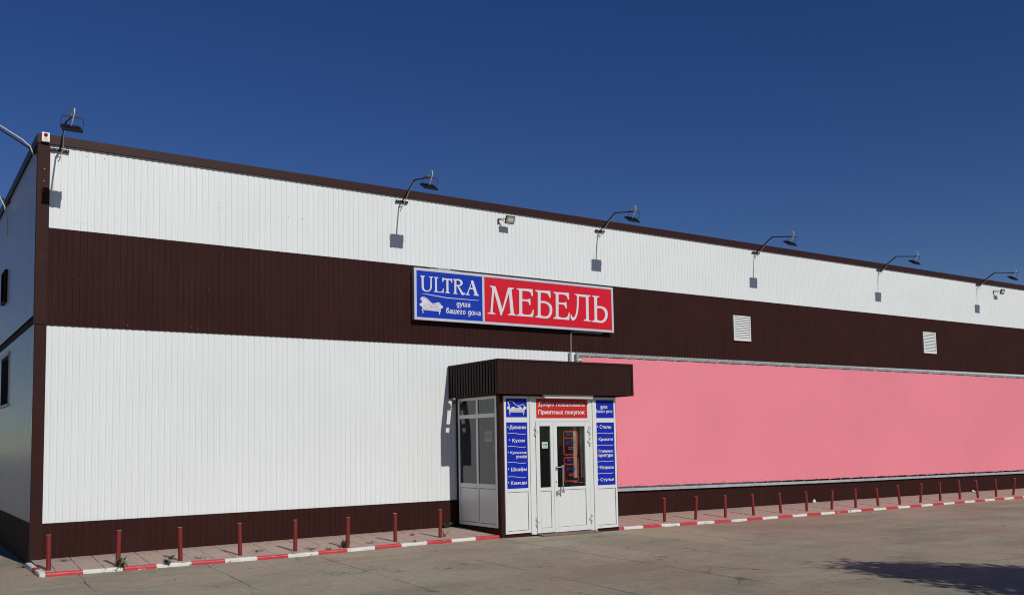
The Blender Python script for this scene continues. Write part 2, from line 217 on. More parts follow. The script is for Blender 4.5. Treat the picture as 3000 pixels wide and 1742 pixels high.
G = {"red":[[[7.776,4.674],[7.898,4.672],[7.912,4.663],[8.058,4.244],[8.193,4.657],[8.211,4.674],[8.333,4.673],[8.33,4.655],[8.29,4.644],[8.281,4.628],[8.322,4.191],[8.339,4.156],[8.376,4.146],[8.373,4.128],[8.182,4.133],[8.179,4.146],[8.23,4.16],[8.246,4.176],[8.215,4.558],[8.081,4.205],[8.056,4.164],[8.041,4.114],[8.008,4.115],[8.002,4.15],[7.874,4.567],[7.831,4.179],[7.843,4.155],[7.895,4.143],[7.892,4.126],[7.715,4.127],[7.718,4.144],[7.766,4.153],[7.784,4.176],[7.827,4.573],[7.826,4.628],[7.811,4.649],[7.776,4.656]],[[8.4,4.673],[8.783,4.683],[8.793,4.55],[8.761,4.542],[8.738,4.602],[8.701,4.63],[8.639,4.636],[8.534,4.633],[8.53,4.466],[8.66,4.47],[8.691,4.481],[8.723,4.496],[8.73,4.371],[8.702,4.361],[8.689,4.404],[8.653,4.429],[8.597,4.433],[8.529,4.431],[8.523,4.183],[8.566,4.168],[8.665,4.164],[8.727,4.181],[8.766,4.229],[8.777,4.269],[8.804,4.271],[8.782,4.128],[8.387,4.129],[8.39,4.146],[8.437,4.16],[8.453,4.184],[8.46,4.622],[8.442,4.648],[8.399,4.658]],[[9.298,4.669],[9.688,4.68],[9.695,4.545],[9.664,4.539],[9.642,4.597],[9.596,4.626],[9.538,4.635],[9.427,4.634],[9.422,4.466],[9.546,4.466],[9.585,4.474],[9.621,4.493],[9.631,4.364],[9.599,4.355],[9.586,4.398],[9.551,4.425],[9.499,4.431],[9.421,4.431],[9.414,4.182],[9.465,4.165],[9.557,4.16],[9.623,4.177],[9.664,4.224],[9.675,4.267],[9.704,4.269],[9.683,4.122],[9.281,4.127],[9.281,4.143],[9.323,4.156],[9.347,4.183],[9.355,4.618],[9.336,4.645],[9.298,4.652]],[[8.852,4.673],[9.221,4.681],[9.23,4.546],[9.2,4.539],[9.18,4.589],[9.143,4.623],[9.079,4.634],[8.98,4.631],[8.976,4.465],[9.087,4.466],[9.176,4.443],[9.239,4.395],[9.263,4.324],[9.254,4.24],[9.213,4.165],[9.142,4.121],[9.065,4.116],[8.836,4.126],[8.839,4.142],[8.877,4.154],[8.9,4.181],[8.911,4.61],[8.895,4.64],[8.852,4.652]],[[8.974,4.424],[9.061,4.427],[9.137,4.409],[9.187,4.361],[9.198,4.289],[9.176,4.214],[9.13,4.17],[9.079,4.159],[9.003,4.162],[8.968,4.191]],[[9.836,4.672],[10.265,4.67],[10.261,4.654],[10.212,4.639],[10.201,4.617],[10.197,4.161],[10.217,4.141],[10.262,4.142],[10.261,4.122],[10.058,4.132],[10.061,4.145],[10.109,4.161],[10.127,4.189],[10.13,4.623],[9.948,4.625],[9.939,4.465],[9.927,4.358],[9.904,4.26],[9.868,4.184],[9.833,4.14],[9.786,4.116],[9.747,4.129],[9.722,4.175],[9.726,4.233],[9.746,4.238],[9.762,4.193],[9.788,4.179],[9.822,4.197],[9.857,4.257],[9.88,4.354],[9.894,4.462],[9.899,4.622],[9.882,4.652],[9.838,4.657]],[[10.295,4.67],[10.495,4.668],[10.488,4.652],[10.439,4.64],[10.428,4.618],[10.426,4.461],[10.537,4.463],[10.633,4.442],[10.694,4.387],[10.713,4.312],[10.696,4.235],[10.645,4.161],[10.567,4.116],[10.497,4.112],[10.28,4.123],[10.281,4.14],[10.326,4.153],[10.348,4.181],[10.351,4.612],[10.336,4.645],[10.298,4.653]],[[10.424,4.417],[10.521,4.421],[10.597,4.391],[10.636,4.329],[10.63,4.252],[10.59,4.185],[10.526,4.154],[10.457,4.157],[10.417,4.185]]],"blue":[[[6.266,4.741],[6.363,4.74],[6.361,4.727],[6.337,4.719],[6.332,4.707],[6.334,4.524],[6.347,4.49],[6.382,4.469],[6.413,4.472],[6.452,4.49],[6.47,4.527],[6.477,4.707],[6.473,4.719],[6.447,4.724],[6.445,4.737],[6.531,4.739],[6.528,4.723],[6.508,4.718],[6.504,4.702],[6.503,4.537],[6.483,4.489],[6.443,4.458],[6.395,4.449],[6.342,4.455],[6.303,4.483],[6.291,4.52],[6.291,4.707],[6.284,4.718],[6.265,4.726]],[[6.547,4.738],[6.646,4.737],[6.644,4.725],[6.619,4.718],[6.61,4.703],[6.611,4.475],[6.651,4.471],[6.705,4.475],[6.732,4.497],[6.737,4.532],[6.758,4.534],[6.75,4.456],[6.543,4.458],[6.543,4.47],[6.563,4.476],[6.573,4.488],[6.573,4.712],[6.566,4.721],[6.548,4.727]],[[6.731,4.746],[6.754,4.732],[6.912,4.73],[6.939,4.743],[6.942,4.66],[6.927,4.656],[6.916,4.689],[6.893,4.703],[6.857,4.704],[6.858,4.487],[6.867,4.473],[6.887,4.467],[6.885,4.455],[6.781,4.459],[6.781,4.469],[6.802,4.474],[6.813,4.487],[6.814,4.706],[6.78,4.705],[6.753,4.691],[6.742,4.659],[6.726,4.656]],[[6.957,4.732],[7.081,4.743],[7.14,4.728],[7.17,4.69],[7.162,4.646],[7.125,4.615],[7.083,4.607],[7.169,4.495],[7.187,4.484],[7.224,4.495],[7.222,4.475],[7.196,4.453],[7.163,4.445],[7.136,4.456],[7.051,4.601],[7.028,4.611],[7.026,4.484],[7.035,4.468],[7.06,4.466],[7.058,4.456],[6.953,4.453],[6.953,4.462],[6.974,4.47],[6.983,4.488],[6.987,4.699],[6.98,4.714],[6.959,4.718]],[[7.03,4.711],[7.08,4.712],[7.112,4.698],[7.121,4.67],[7.107,4.641],[7.07,4.626],[7.029,4.631]],[[7.344,4.725],[7.387,4.745],[7.405,4.734],[7.495,4.491],[7.523,4.469],[7.521,4.453],[7.405,4.456],[7.407,4.468],[7.429,4.476],[7.424,4.498],[7.402,4.57],[7.32,4.572],[7.291,4.492],[7.296,4.472],[7.318,4.466],[7.316,4.454],[7.226,4.451],[7.228,4.461],[7.254,4.477],[7.269,4.502],[7.363,4.706]],[[7.367,4.687],[7.333,4.599],[7.392,4.596]],[[6.262,4.408],[6.385,4.41],[6.829,4.374],[7.194,4.373],[7.538,4.371],[7.511,4.363],[7.194,4.361],[6.829,4.36],[6.561,4.382],[6.385,4.4]]],"sofa":[[[6.264,4.317],[6.275,4.337],[6.315,4.352],[6.367,4.344],[6.419,4.313],[6.489,4.255],[6.524,4.234],[6.537,4.257],[6.551,4.24],[6.595,4.263],[6.64,4.27],[6.68,4.253],[6.691,4.218],[6.715,4.22],[6.737,4.194],[6.723,4.166],[6.701,4.164],[6.687,4.152],[6.682,4.108],[6.686,4.101],[6.664,4.072],[6.672,4.041],[6.654,4.044],[6.646,4.075],[6.66,4.099],[6.303,4.111],[6.307,4.095],[6.329,4.07],[6.315,4.048],[6.298,4.052],[6.311,4.069],[6.29,4.098],[6.286,4.117],[6.312,4.134],[6.286,4.164],[6.269,4.182],[6.248,4.184],[6.243,4.207],[6.261,4.23],[6.287,4.235],[6.296,4.265],[6.266,4.294]]],"sofaline":[[[6.303,4.262],[6.292,4.308],[6.287,4.306],[6.298,4.261]],[[6.292,4.306],[6.316,4.327],[6.313,4.33],[6.288,4.309]],[[6.314,4.326],[6.353,4.325],[6.354,4.33],[6.315,4.331]],[[6.352,4.325],[6.409,4.294],[6.412,4.298],[6.355,4.329]],[[6.408,4.295],[6.487,4.234],[6.49,4.238],[6.412,4.298]],[[6.488,4.234],[6.527,4.221],[6.529,4.225],[6.49,4.238]],[[6.529,4.221],[6.596,4.241],[6.594,4.245],[6.528,4.225]],[[6.595,4.241],[6.648,4.245],[6.648,4.249],[6.595,4.246]],[[6.646,4.245],[6.672,4.216],[6.677,4.219],[6.65,4.248]],[[6.323,4.176],[6.367,4.21],[6.364,4.214],[6.319,4.18]],[[6.366,4.209],[6.419,4.224],[6.417,4.23],[6.365,4.214]],[[6.416,4.225],[6.469,4.197],[6.472,4.202],[6.42,4.229]],[[6.469,4.197],[6.486,4.187],[6.49,4.191],[6.472,4.202]],[[6.49,4.187],[6.525,4.213],[6.522,4.217],[6.486,4.191]],[[6.524,4.212],[6.568,4.218],[6.568,4.223],[6.524,4.218]],[[6.566,4.218],[6.619,4.196],[6.622,4.201],[6.57,4.223]],[[6.618,4.196],[6.636,4.174],[6.641,4.177],[6.624,4.2]],[[6.312,4.132],[6.673,4.124],[6.674,4.13],[6.312,4.137]],[[6.334,4.176],[6.629,4.173],[6.63,4.178],[6.335,4.181]],[[6.355,4.177],[6.333,4.14],[6.335,4.139],[6.357,4.176]],[[6.388,4.176],[6.372,4.14],[6.374,4.139],[6.391,4.176]],[[6.422,4.176],[6.411,4.139],[6.414,4.139],[6.424,4.176]],[[6.455,4.176],[6.451,4.138],[6.453,4.138],[6.457,4.176]],[[6.488,4.176],[6.49,4.138],[6.493,4.138],[6.491,4.176]],[[6.522,4.175],[6.53,4.137],[6.533,4.138],[6.524,4.176]],[[6.555,4.175],[6.57,4.136],[6.573,4.137],[6.558,4.176]],[[6.589,4.175],[6.61,4.136],[6.612,4.137],[6.592,4.176]],[[6.623,4.175],[6.65,4.135],[6.652,4.137],[6.625,4.176]]],"sofa2":[[[7.247,2.296],[7.24,2.327],[7.218,2.323],[7.225,2.293]],[[7.239,2.33],[7.22,2.358],[7.201,2.349],[7.22,2.32]],[[7.221,2.354],[7.219,2.371],[7.197,2.368],[7.199,2.352]],[[7.222,2.368],[7.237,2.381],[7.229,2.387],[7.214,2.375]],[[7.234,2.379],[7.268,2.384],[7.267,2.393],[7.232,2.389]],[[7.266,2.384],[7.3,2.376],[7.304,2.385],[7.269,2.393]],[[7.298,2.377],[7.327,2.355],[7.335,2.362],[7.306,2.384]],[[7.327,2.355],[7.37,2.318],[7.379,2.325],[7.335,2.362]],[[7.371,2.318],[7.405,2.296],[7.413,2.304],[7.379,2.326]],[[7.408,2.295],[7.432,2.291],[7.435,2.301],[7.41,2.305]],[[7.436,2.291],[7.472,2.306],[7.466,2.315],[7.431,2.3]],[[7.472,2.306],[7.503,2.323],[7.496,2.331],[7.466,2.314]],[[7.5,2.322],[7.525,2.324],[7.524,2.334],[7.499,2.332]],[[7.521,2.325],[7.541,2.315],[7.547,2.323],[7.528,2.334]],[[7.539,2.317],[7.553,2.292],[7.564,2.297],[7.55,2.321]],[[7.439,2.298],[7.439,2.318],[7.424,2.318],[7.424,2.298]],[[7.267,2.252],[7.28,2.276],[7.315,2.289],[7.349,2.283],[7.373,2.265],[7.388,2.257],[7.418,2.273],[7.463,2.288],[7.493,2.28],[7.513,2.253],[7.542,2.221],[7.549,2.192],[7.234,2.191],[7.234,2.219]],[[7.184,2.268],[7.192,2.286],[7.221,2.296],[7.246,2.284],[7.257,2.26],[7.254,2.24],[7.234,2.207],[7.223,2.244],[7.191,2.247]],[[7.528,2.27],[7.543,2.29],[7.574,2.295],[7.599,2.283],[7.603,2.262],[7.588,2.245],[7.562,2.241],[7.552,2.208],[7.525,2.245]],[[7.219,2.187],[7.239,2.171],[7.248,2.178],[7.229,2.194]],[[7.237,2.172],[7.247,2.156],[7.258,2.161],[7.249,2.177]],[[7.248,2.161],[7.235,2.147],[7.245,2.141],[7.258,2.155]],[[7.554,2.196],[7.531,2.179],[7.54,2.171],[7.563,2.188]],[[7.53,2.177],[7.522,2.161],[7.534,2.157],[7.542,2.173]],[[7.523,2.155],[7.537,2.141],[7.548,2.148],[7.533,2.162]]],"sofa2line":[[[7.288,2.253],[7.253,2.22],[7.255,2.218],[7.291,2.251]],[[7.315,2.253],[7.289,2.22],[7.293,2.219],[7.318,2.251]],[[7.342,2.253],[7.326,2.22],[7.33,2.219],[7.345,2.252]],[[7.369,2.253],[7.363,2.22],[7.367,2.22],[7.373,2.252]],[[7.396,2.252],[7.4,2.22],[7.404,2.22],[7.4,2.253]],[[7.423,2.252],[7.438,2.22],[7.441,2.221],[7.427,2.253]],[[7.451,2.252],[7.475,2.219],[7.479,2.221],[7.454,2.254]],[[7.479,2.252],[7.513,2.219],[7.516,2.222],[7.482,2.254]],[[7.234,2.211],[7.547,2.212],[7.547,2.216],[7.234,2.215]],[[7.196,2.265],[7.213,2.265],[7.213,2.271],[7.196,2.271]],[[7.573,2.263],[7.591,2.265],[7.59,2.271],[7.573,2.269]]],"wavesL":[[[7.193,1.819],[7.241,1.823],[7.24,1.831],[7.192,1.827]],[[7.241,1.823],[7.288,1.824],[7.288,1.832],[7.24,1.831]],[[7.288,1.824],[7.336,1.82],[7.337,1.828],[7.289,1.832]],[[7.335,1.82],[7.383,1.814],[7.385,1.822],[7.337,1.828]],[[7.383,1.814],[7.431,1.807],[7.433,1.815],[7.385,1.822]],[[7.432,1.807],[7.48,1.804],[7.481,1.812],[7.433,1.815]],[[7.481,1.804],[7.529,1.805],[7.529,1.813],[7.481,1.812]],[[7.53,1.805],[7.578,1.808],[7.578,1.816],[7.529,1.813]],[[7.188,1.594],[7.236,1.597],[7.235,1.605],[7.187,1.602]],[[7.236,1.597],[7.283,1.597],[7.283,1.605],[7.235,1.605]],[[7.283,1.597],[7.331,1.593],[7.332,1.601],[7.284,1.605]],[[7.33,1.594],[7.378,1.587],[7.38,1.595],[7.332,1.601]],[[7.378,1.587],[7.426,1.58],[7.428,1.588],[7.38,1.595]],[[7.427,1.58],[7.475,1.576],[7.476,1.584],[7.427,1.588]],[[7.475,1.576],[7.524,1.576],[7.524,1.584],[7.475,1.584]],[[7.524,1.576],[7.573,1.58],[7.572,1.588],[7.523,1.584]],[[7.182,1.319],[7.23,1.322],[7.229,1.33],[7.181,1.327]],[[7.23,1.322],[7.277,1.322],[7.277,1.33],[7.229,1.33]],[[7.277,1.322],[7.324,1.318],[7.325,1.326],[7.278,1.33]],[[7.324,1.318],[7.372,1.31],[7.373,1.318],[7.326,1.325]],[[7.372,1.31],[7.42,1.303],[7.421,1.311],[7.373,1.318]],[[7.42,1.303],[7.468,1.299],[7.469,1.307],[7.421,1.311]],[[7.469,1.299],[7.517,1.299],[7.517,1.307],[7.469,1.307]],[[7.518,1.299],[7.566,1.302],[7.565,1.31],[7.517,1.307]],[[7.177,1.072],[7.224,1.074],[7.224,1.082],[7.176,1.08]],[[7.224,1.074],[7.272,1.074],[7.271,1.082],[7.224,1.082]],[[7.271,1.074],[7.319,1.069],[7.32,1.077],[7.272,1.082]],[[7.318,1.069],[7.366,1.062],[7.368,1.069],[7.32,1.077]],[[7.366,1.062],[7.414,1.054],[7.416,1.062],[7.368,1.069]],[[7.414,1.054],[7.462,1.049],[7.463,1.057],[7.415,1.062]],[[7.463,1.049],[7.511,1.049],[7.511,1.057],[7.463,1.057]],[[7.512,1.049],[7.56,1.051],[7.559,1.059],[7.511,1.057]]],"wavesR":[[[9.185,1.797],[9.235,1.803],[9.233,1.812],[9.183,1.805]],[[9.235,1.803],[9.285,1.807],[9.284,1.815],[9.234,1.812]],[[9.284,1.807],[9.334,1.806],[9.335,1.814],[9.285,1.815]],[[9.334,1.806],[9.384,1.801],[9.385,1.81],[9.335,1.814]],[[9.384,1.801],[9.434,1.797],[9.436,1.806],[9.385,1.81]],[[9.435,1.797],[9.485,1.796],[9.486,1.805],[9.435,1.806]],[[9.486,1.796],[9.537,1.8],[9.536,1.808],[9.485,1.805]],[[9.537,1.8],[9.589,1.806],[9.587,1.815],[9.536,1.808]],[[9.178,1.574],[9.228,1.581],[9.226,1.589],[9.176,1.583]],[[9.227,1.581],[9.277,1.585],[9.276,1.593],[9.226,1.59]],[[9.277,1.585],[9.327,1.584],[9.327,1.592],[9.277,1.593]],[[9.326,1.584],[9.376,1.58],[9.378,1.588],[9.327,1.592]],[[9.376,1.58],[9.427,1.575],[9.428,1.584],[9.378,1.588]],[[9.427,1.575],[9.478,1.575],[9.478,1.583],[9.427,1.584]],[[9.478,1.575],[9.529,1.578],[9.528,1.587],[9.477,1.583]],[[9.53,1.578],[9.581,1.585],[9.579,1.593],[9.528,1.587]],[[9.168,1.271],[9.218,1.279],[9.216,1.287],[9.166,1.28]],[[9.217,1.279],[9.267,1.283],[9.266,1.291],[9.216,1.287]],[[9.267,1.283],[9.317,1.283],[9.317,1.291],[9.267,1.291]],[[9.316,1.283],[9.366,1.279],[9.367,1.288],[9.317,1.291]],[[9.366,1.279],[9.416,1.276],[9.417,1.285],[9.367,1.288]],[[9.417,1.276],[9.467,1.276],[9.467,1.284],[9.417,1.285]],[[9.468,1.276],[9.519,1.28],[9.518,1.289],[9.467,1.284]],[[9.519,1.28],[9.57,1.288],[9.568,1.296],[9.517,1.289]],[[9.161,1.054],[9.21,1.061],[9.208,1.069],[9.158,1.063]],[[9.21,1.061],[9.26,1.065],[9.259,1.073],[9.209,1.069]],[[9.259,1.065],[9.309,1.064],[9.309,1.072],[9.259,1.073]],[[9.309,1.064],[9.359,1.06],[9.36,1.068],[9.31,1.072]],[[9.359,1.06],[9.409,1.056],[9.41,1.064],[9.36,1.068]],[[9.409,1.056],[9.46,1.055],[9.46,1.064],[9.409,1.064]],[[9.46,1.055],[9.511,1.059],[9.51,1.067],[9.459,1.064]],[[9.511,1.059],[9.562,1.066],[9.56,1.074],[9.509,1.067]]]}
TX = {"L":[["Диваны",[7.228,7.585,1.886,1.965]],["Кухни",[7.287,7.549,1.656,1.736]],["Кухонные",[7.244,7.586,1.456,1.518]],["уголки",[7.36,7.586,1.376,1.44]],["Шкафы",[7.25,7.583,1.152,1.233]],["Комоды",[7.243,7.579,0.925,1.002]]],"LB":[[7.2,1.934],[7.231,1.711],[7.199,1.498],[7.197,1.209],[7.191,0.978]],"R":[["Столы",[9.258,9.536,1.891,1.962]],["Кровати",[9.23,9.568,1.652,1.732]],["Спальные",[9.218,9.563,1.449,1.51]],["гарнитуры",[9.195,9.565,1.352,1.422]],["Матрасы",[9.237,9.574,1.128,1.21]],["Стулья",[9.246,9.572,0.906,0.982]]],"RB":[[9.203,1.93],[9.181,1.704],[9.176,1.486],[9.196,1.184],[9.2,0.951]],"W":[["Добро пожаловать",[7.858,8.914,2.282,2.381]],["Приятных покупок",[7.855,8.91,2.139,2.241]]],"T2":[["душа",[9.289,9.456,2.25,2.321]],["вашего дома",[9.174,9.572,2.17,2.254]]],"S":[["душа",[7.027,7.333,4.192,4.302]],["вашего дома",[6.8,7.561,4.045,4.192]]]}

# ------------------------------------------------------------------ materials
M = {}
M['white'] = mat('white_cladding', (.71,.738,.722), .42, var=.025, vscale=.6, fine=.015, streak=.025, spec=.4)
M['white_shaded_side'] = mat('shaded_white_side_cladding', (.40,.43,.44), .22, var=.05, vscale=.5, streak=.12, spec=.7)  # same white sheet, darkened: the side wall's shade is put into the colour
M['brown'] = mat('brown_cladding', (.0345,.0120,.0098), .62, var=.10, vscale=1.2, streak=.10, spec=.08)
M['brown_trim'] = mat('brown_trim', (.036,.0135,.0115), .5, var=.08, vscale=1.5, spec=.09, streak=.05)
M['flashing'] = mat('roof_flashing_brown', (.034,.0125,.0108), .45, var=.10, vscale=.8, spec=.17)
M['brown_fascia'] = mat('brown_fascia', (.029,.0105,.0085), .5, var=.10, vscale=2, spec=.14, streak=.08)
M['dark_metal'] = mat('dark_lamp_metal', (.020,.020,.022), .6, var=.1, spec=.15)
M['rusty_metal'] = mat('rusty_bracket_metal', (.05,.028,.022), .7, var=.2, vscale=20)
M['lens'] = mat('lamp_lens', (.55,.55,.48), .15, var=.03)
M['grey_lens'] = mat('lamp_reflector', (.30,.31,.27), .25, metal=.3, var=.05)
M['cream_tube'] = mat('cream_conduit', (.52,.50,.43), .5, var=.08, vscale=8)
M['grey_tube'] = mat('grey_conduit', (.33,.33,.33), .5, var=.06)
M['roofing'] = mat('roofing', (.12,.11,.11), .7, var=.1)
M['upvc'] = mat('white_upvc', (.68,.69,.665), .3, var=.02, vscale=2, fine=.01, streak=.03)
M['upvc_side'] = M['upvc']
M['seam'] = mat('dark_gasket', (.10,.10,.10), .7)
M['blue'] = mat('blue_film', (.009,.038,.38), .4, var=.04, vscale=2, spec=.18)
M['blue2'] = mat('royal_blue_film', (.009,.024,.36), .4, var=.04, vscale=2, spec=.15)
M['red'] = mat('red_film', (.60,.008,.022), .4, var=.04, vscale=2, spec=.3)
M['red2'] = mat('welcome_red_film', (.52,.022,.013), .4, var=.04, vscale=2, spec=.3)
M['letter'] = mat('white_letter_film', (.66,.64,.66), .45, var=.02)
M['lineink'] = mat('grey_line_ink', (.20,.22,.34), .5)
M['sign_frame'] = mat('sign_aluminium', (.56,.57,.62), .38, metal=.15, var=.05, vscale=4, streak=.05)
M['sign_side'] = mat('sign_case_grey', (.30,.31,.33), .5, var=.1, vscale=3)
M['steel'] = mat('steel', (.45,.45,.43), .35, metal=.7, var=.06)
M['grey_frame'] = mat('galvanised_frame', (.30,.31,.30), .55, metal=.2, var=.12, vscale=5)
M['white_frame'] = mat('pale_galvanised_frame', (.42,.44,.46), .5, metal=.2, var=.15, vscale=5)
M['pink'] = mat('pink_tarpaulin', (.77,.225,.275), .5, var=.055, vscale=.28, fine=.015, fscale=9, spec=.25)
M['rope'] = mat('white_rope', (.55,.53,.5), .8)
M['bollard'] = mat('red_painted_pipe', (.19,.018,.014), .45, var=.14, vscale=6, fine=.08, dirt=((.10,.03,.02), .66, 25), bump=.001, bscale=60)
M['kerb_red'] = mat('kerb_red_paint', (.50,.035,.045), .5, var=.10, vscale=5, fine=.08, dirt=((.33,.28,.24), .665, 14), bump=.004, bscale=30)
M['kerb_white'] = mat('kerb_white_paint', (.66,.64,.57), .7, var=.10, vscale=6, fine=.12, dirt=((.24,.22,.18), .62, 16), bump=.006, bscale=30)
M['leaf'] = mat('weed_leaf', (.055,.115,.028), .5, var=.3, vscale=30)
M['leaf_dark'] = mat('broad_weed_leaf', (.035,.085,.035), .5, var=.3, vscale=25)
M['dry'] = mat('dry_stem', (.10,.06,.035), .8, var=.3, vscale=20)
M['stem'] = mat('weed_stem', (.09,.11,.04), .7)
M['paper'] = mat('paper', (.62,.60,.55), .7, var=.04)
M['dull_paper'] = mat('notice_paper', (.62,.58,.48), .8, var=.04)
M['notice'] = mat('yellowed_notice', (.36,.34,.28), .8)
M['ink'] = mat('faded_ink', (.12,.11,.10), .8)
M['black'] = mat('black_plastic', (.012,.012,.014), .4)
M['siren_white'] = mat('siren_plastic', (.72,.72,.72), .4, var=.03)
M['siren_red'] = mat('red_lens', (.30,.006,.010), .12, spec=.8)
M['board'] = mat('worn_threshold_board', (.16,.11,.075), .8, var=.25, vscale=10, bump=.002)
M['dark_inside'] = mat('dark_interior', (.030,.029,.030), .8, var=.1)  # dark colour stands in for the shade of unlit insides
M['reflection_strip'] = mat('beige_reflection_strip', (.62,.54,.40), .8, var=.12, vscale=3)  # colour of a reflection in the door glass, painted on strips
M['sticker_red'] = mat('sticker_red', (.55,.045,.04), .5)
M['sticker_blue'] = mat('sticker_blue', (.022,.022,.30), .5)
M['sticker_pale'] = mat('sticker_pale', (.50,.60,.56), .5, var=.03)
M['sticker_teal'] = mat('sticker_teal', (.20,.36,.40), .5)
M['bark'] = mat('bark', (.10,.075,.055), .9, var=.3, vscale=8, bump=.02, bscale=20)
M['tree_leaf'] = mat('tree_leaf', (.045,.095,.022), .55, var=.35, vscale=6)
M['concrete_dk'] = mat('debris', (.035,.03,.022), .9)

def glass(name, tint, refl, rough=.02):
    m = bpy.data.materials.new(name); m.use_nodes = True; t = m.node_tree; t.nodes.clear()
    o = t.nodes.new('ShaderNodeOutputMaterial'); mx = t.nodes.new('ShaderNodeMixShader')
    tr = t.nodes.new('ShaderNodeBsdfTransparent'); tr.inputs[0].default_value = (*tint, 1)
    gl = t.nodes.new('ShaderNodeBsdfGlossy'); gl.inputs['Roughness'].default_value = rough; gl.inputs[0].default_value = (.9,.93,.95,1)
    fr = t.nodes.new('ShaderNodeFresnel'); fr.inputs[0].default_value = refl
    t.links.new(fr.outputs[0], mx.inputs[0]); t.links.new(tr.outputs[0], mx.inputs[1]); t.links.new(gl.outputs[0], mx.inputs[2]); t.links.new(mx.outputs[0], o.inputs[0])
    return m
M['glass'] = glass('window_glass', (.42,.42,.42), 1.75)
M['dark_glass'] = glass('dark_window_glass', (.25,.25,.25), 1.12)
M['door_glass'] = glass('door_glass', (.86,.86,.86), 1.3)

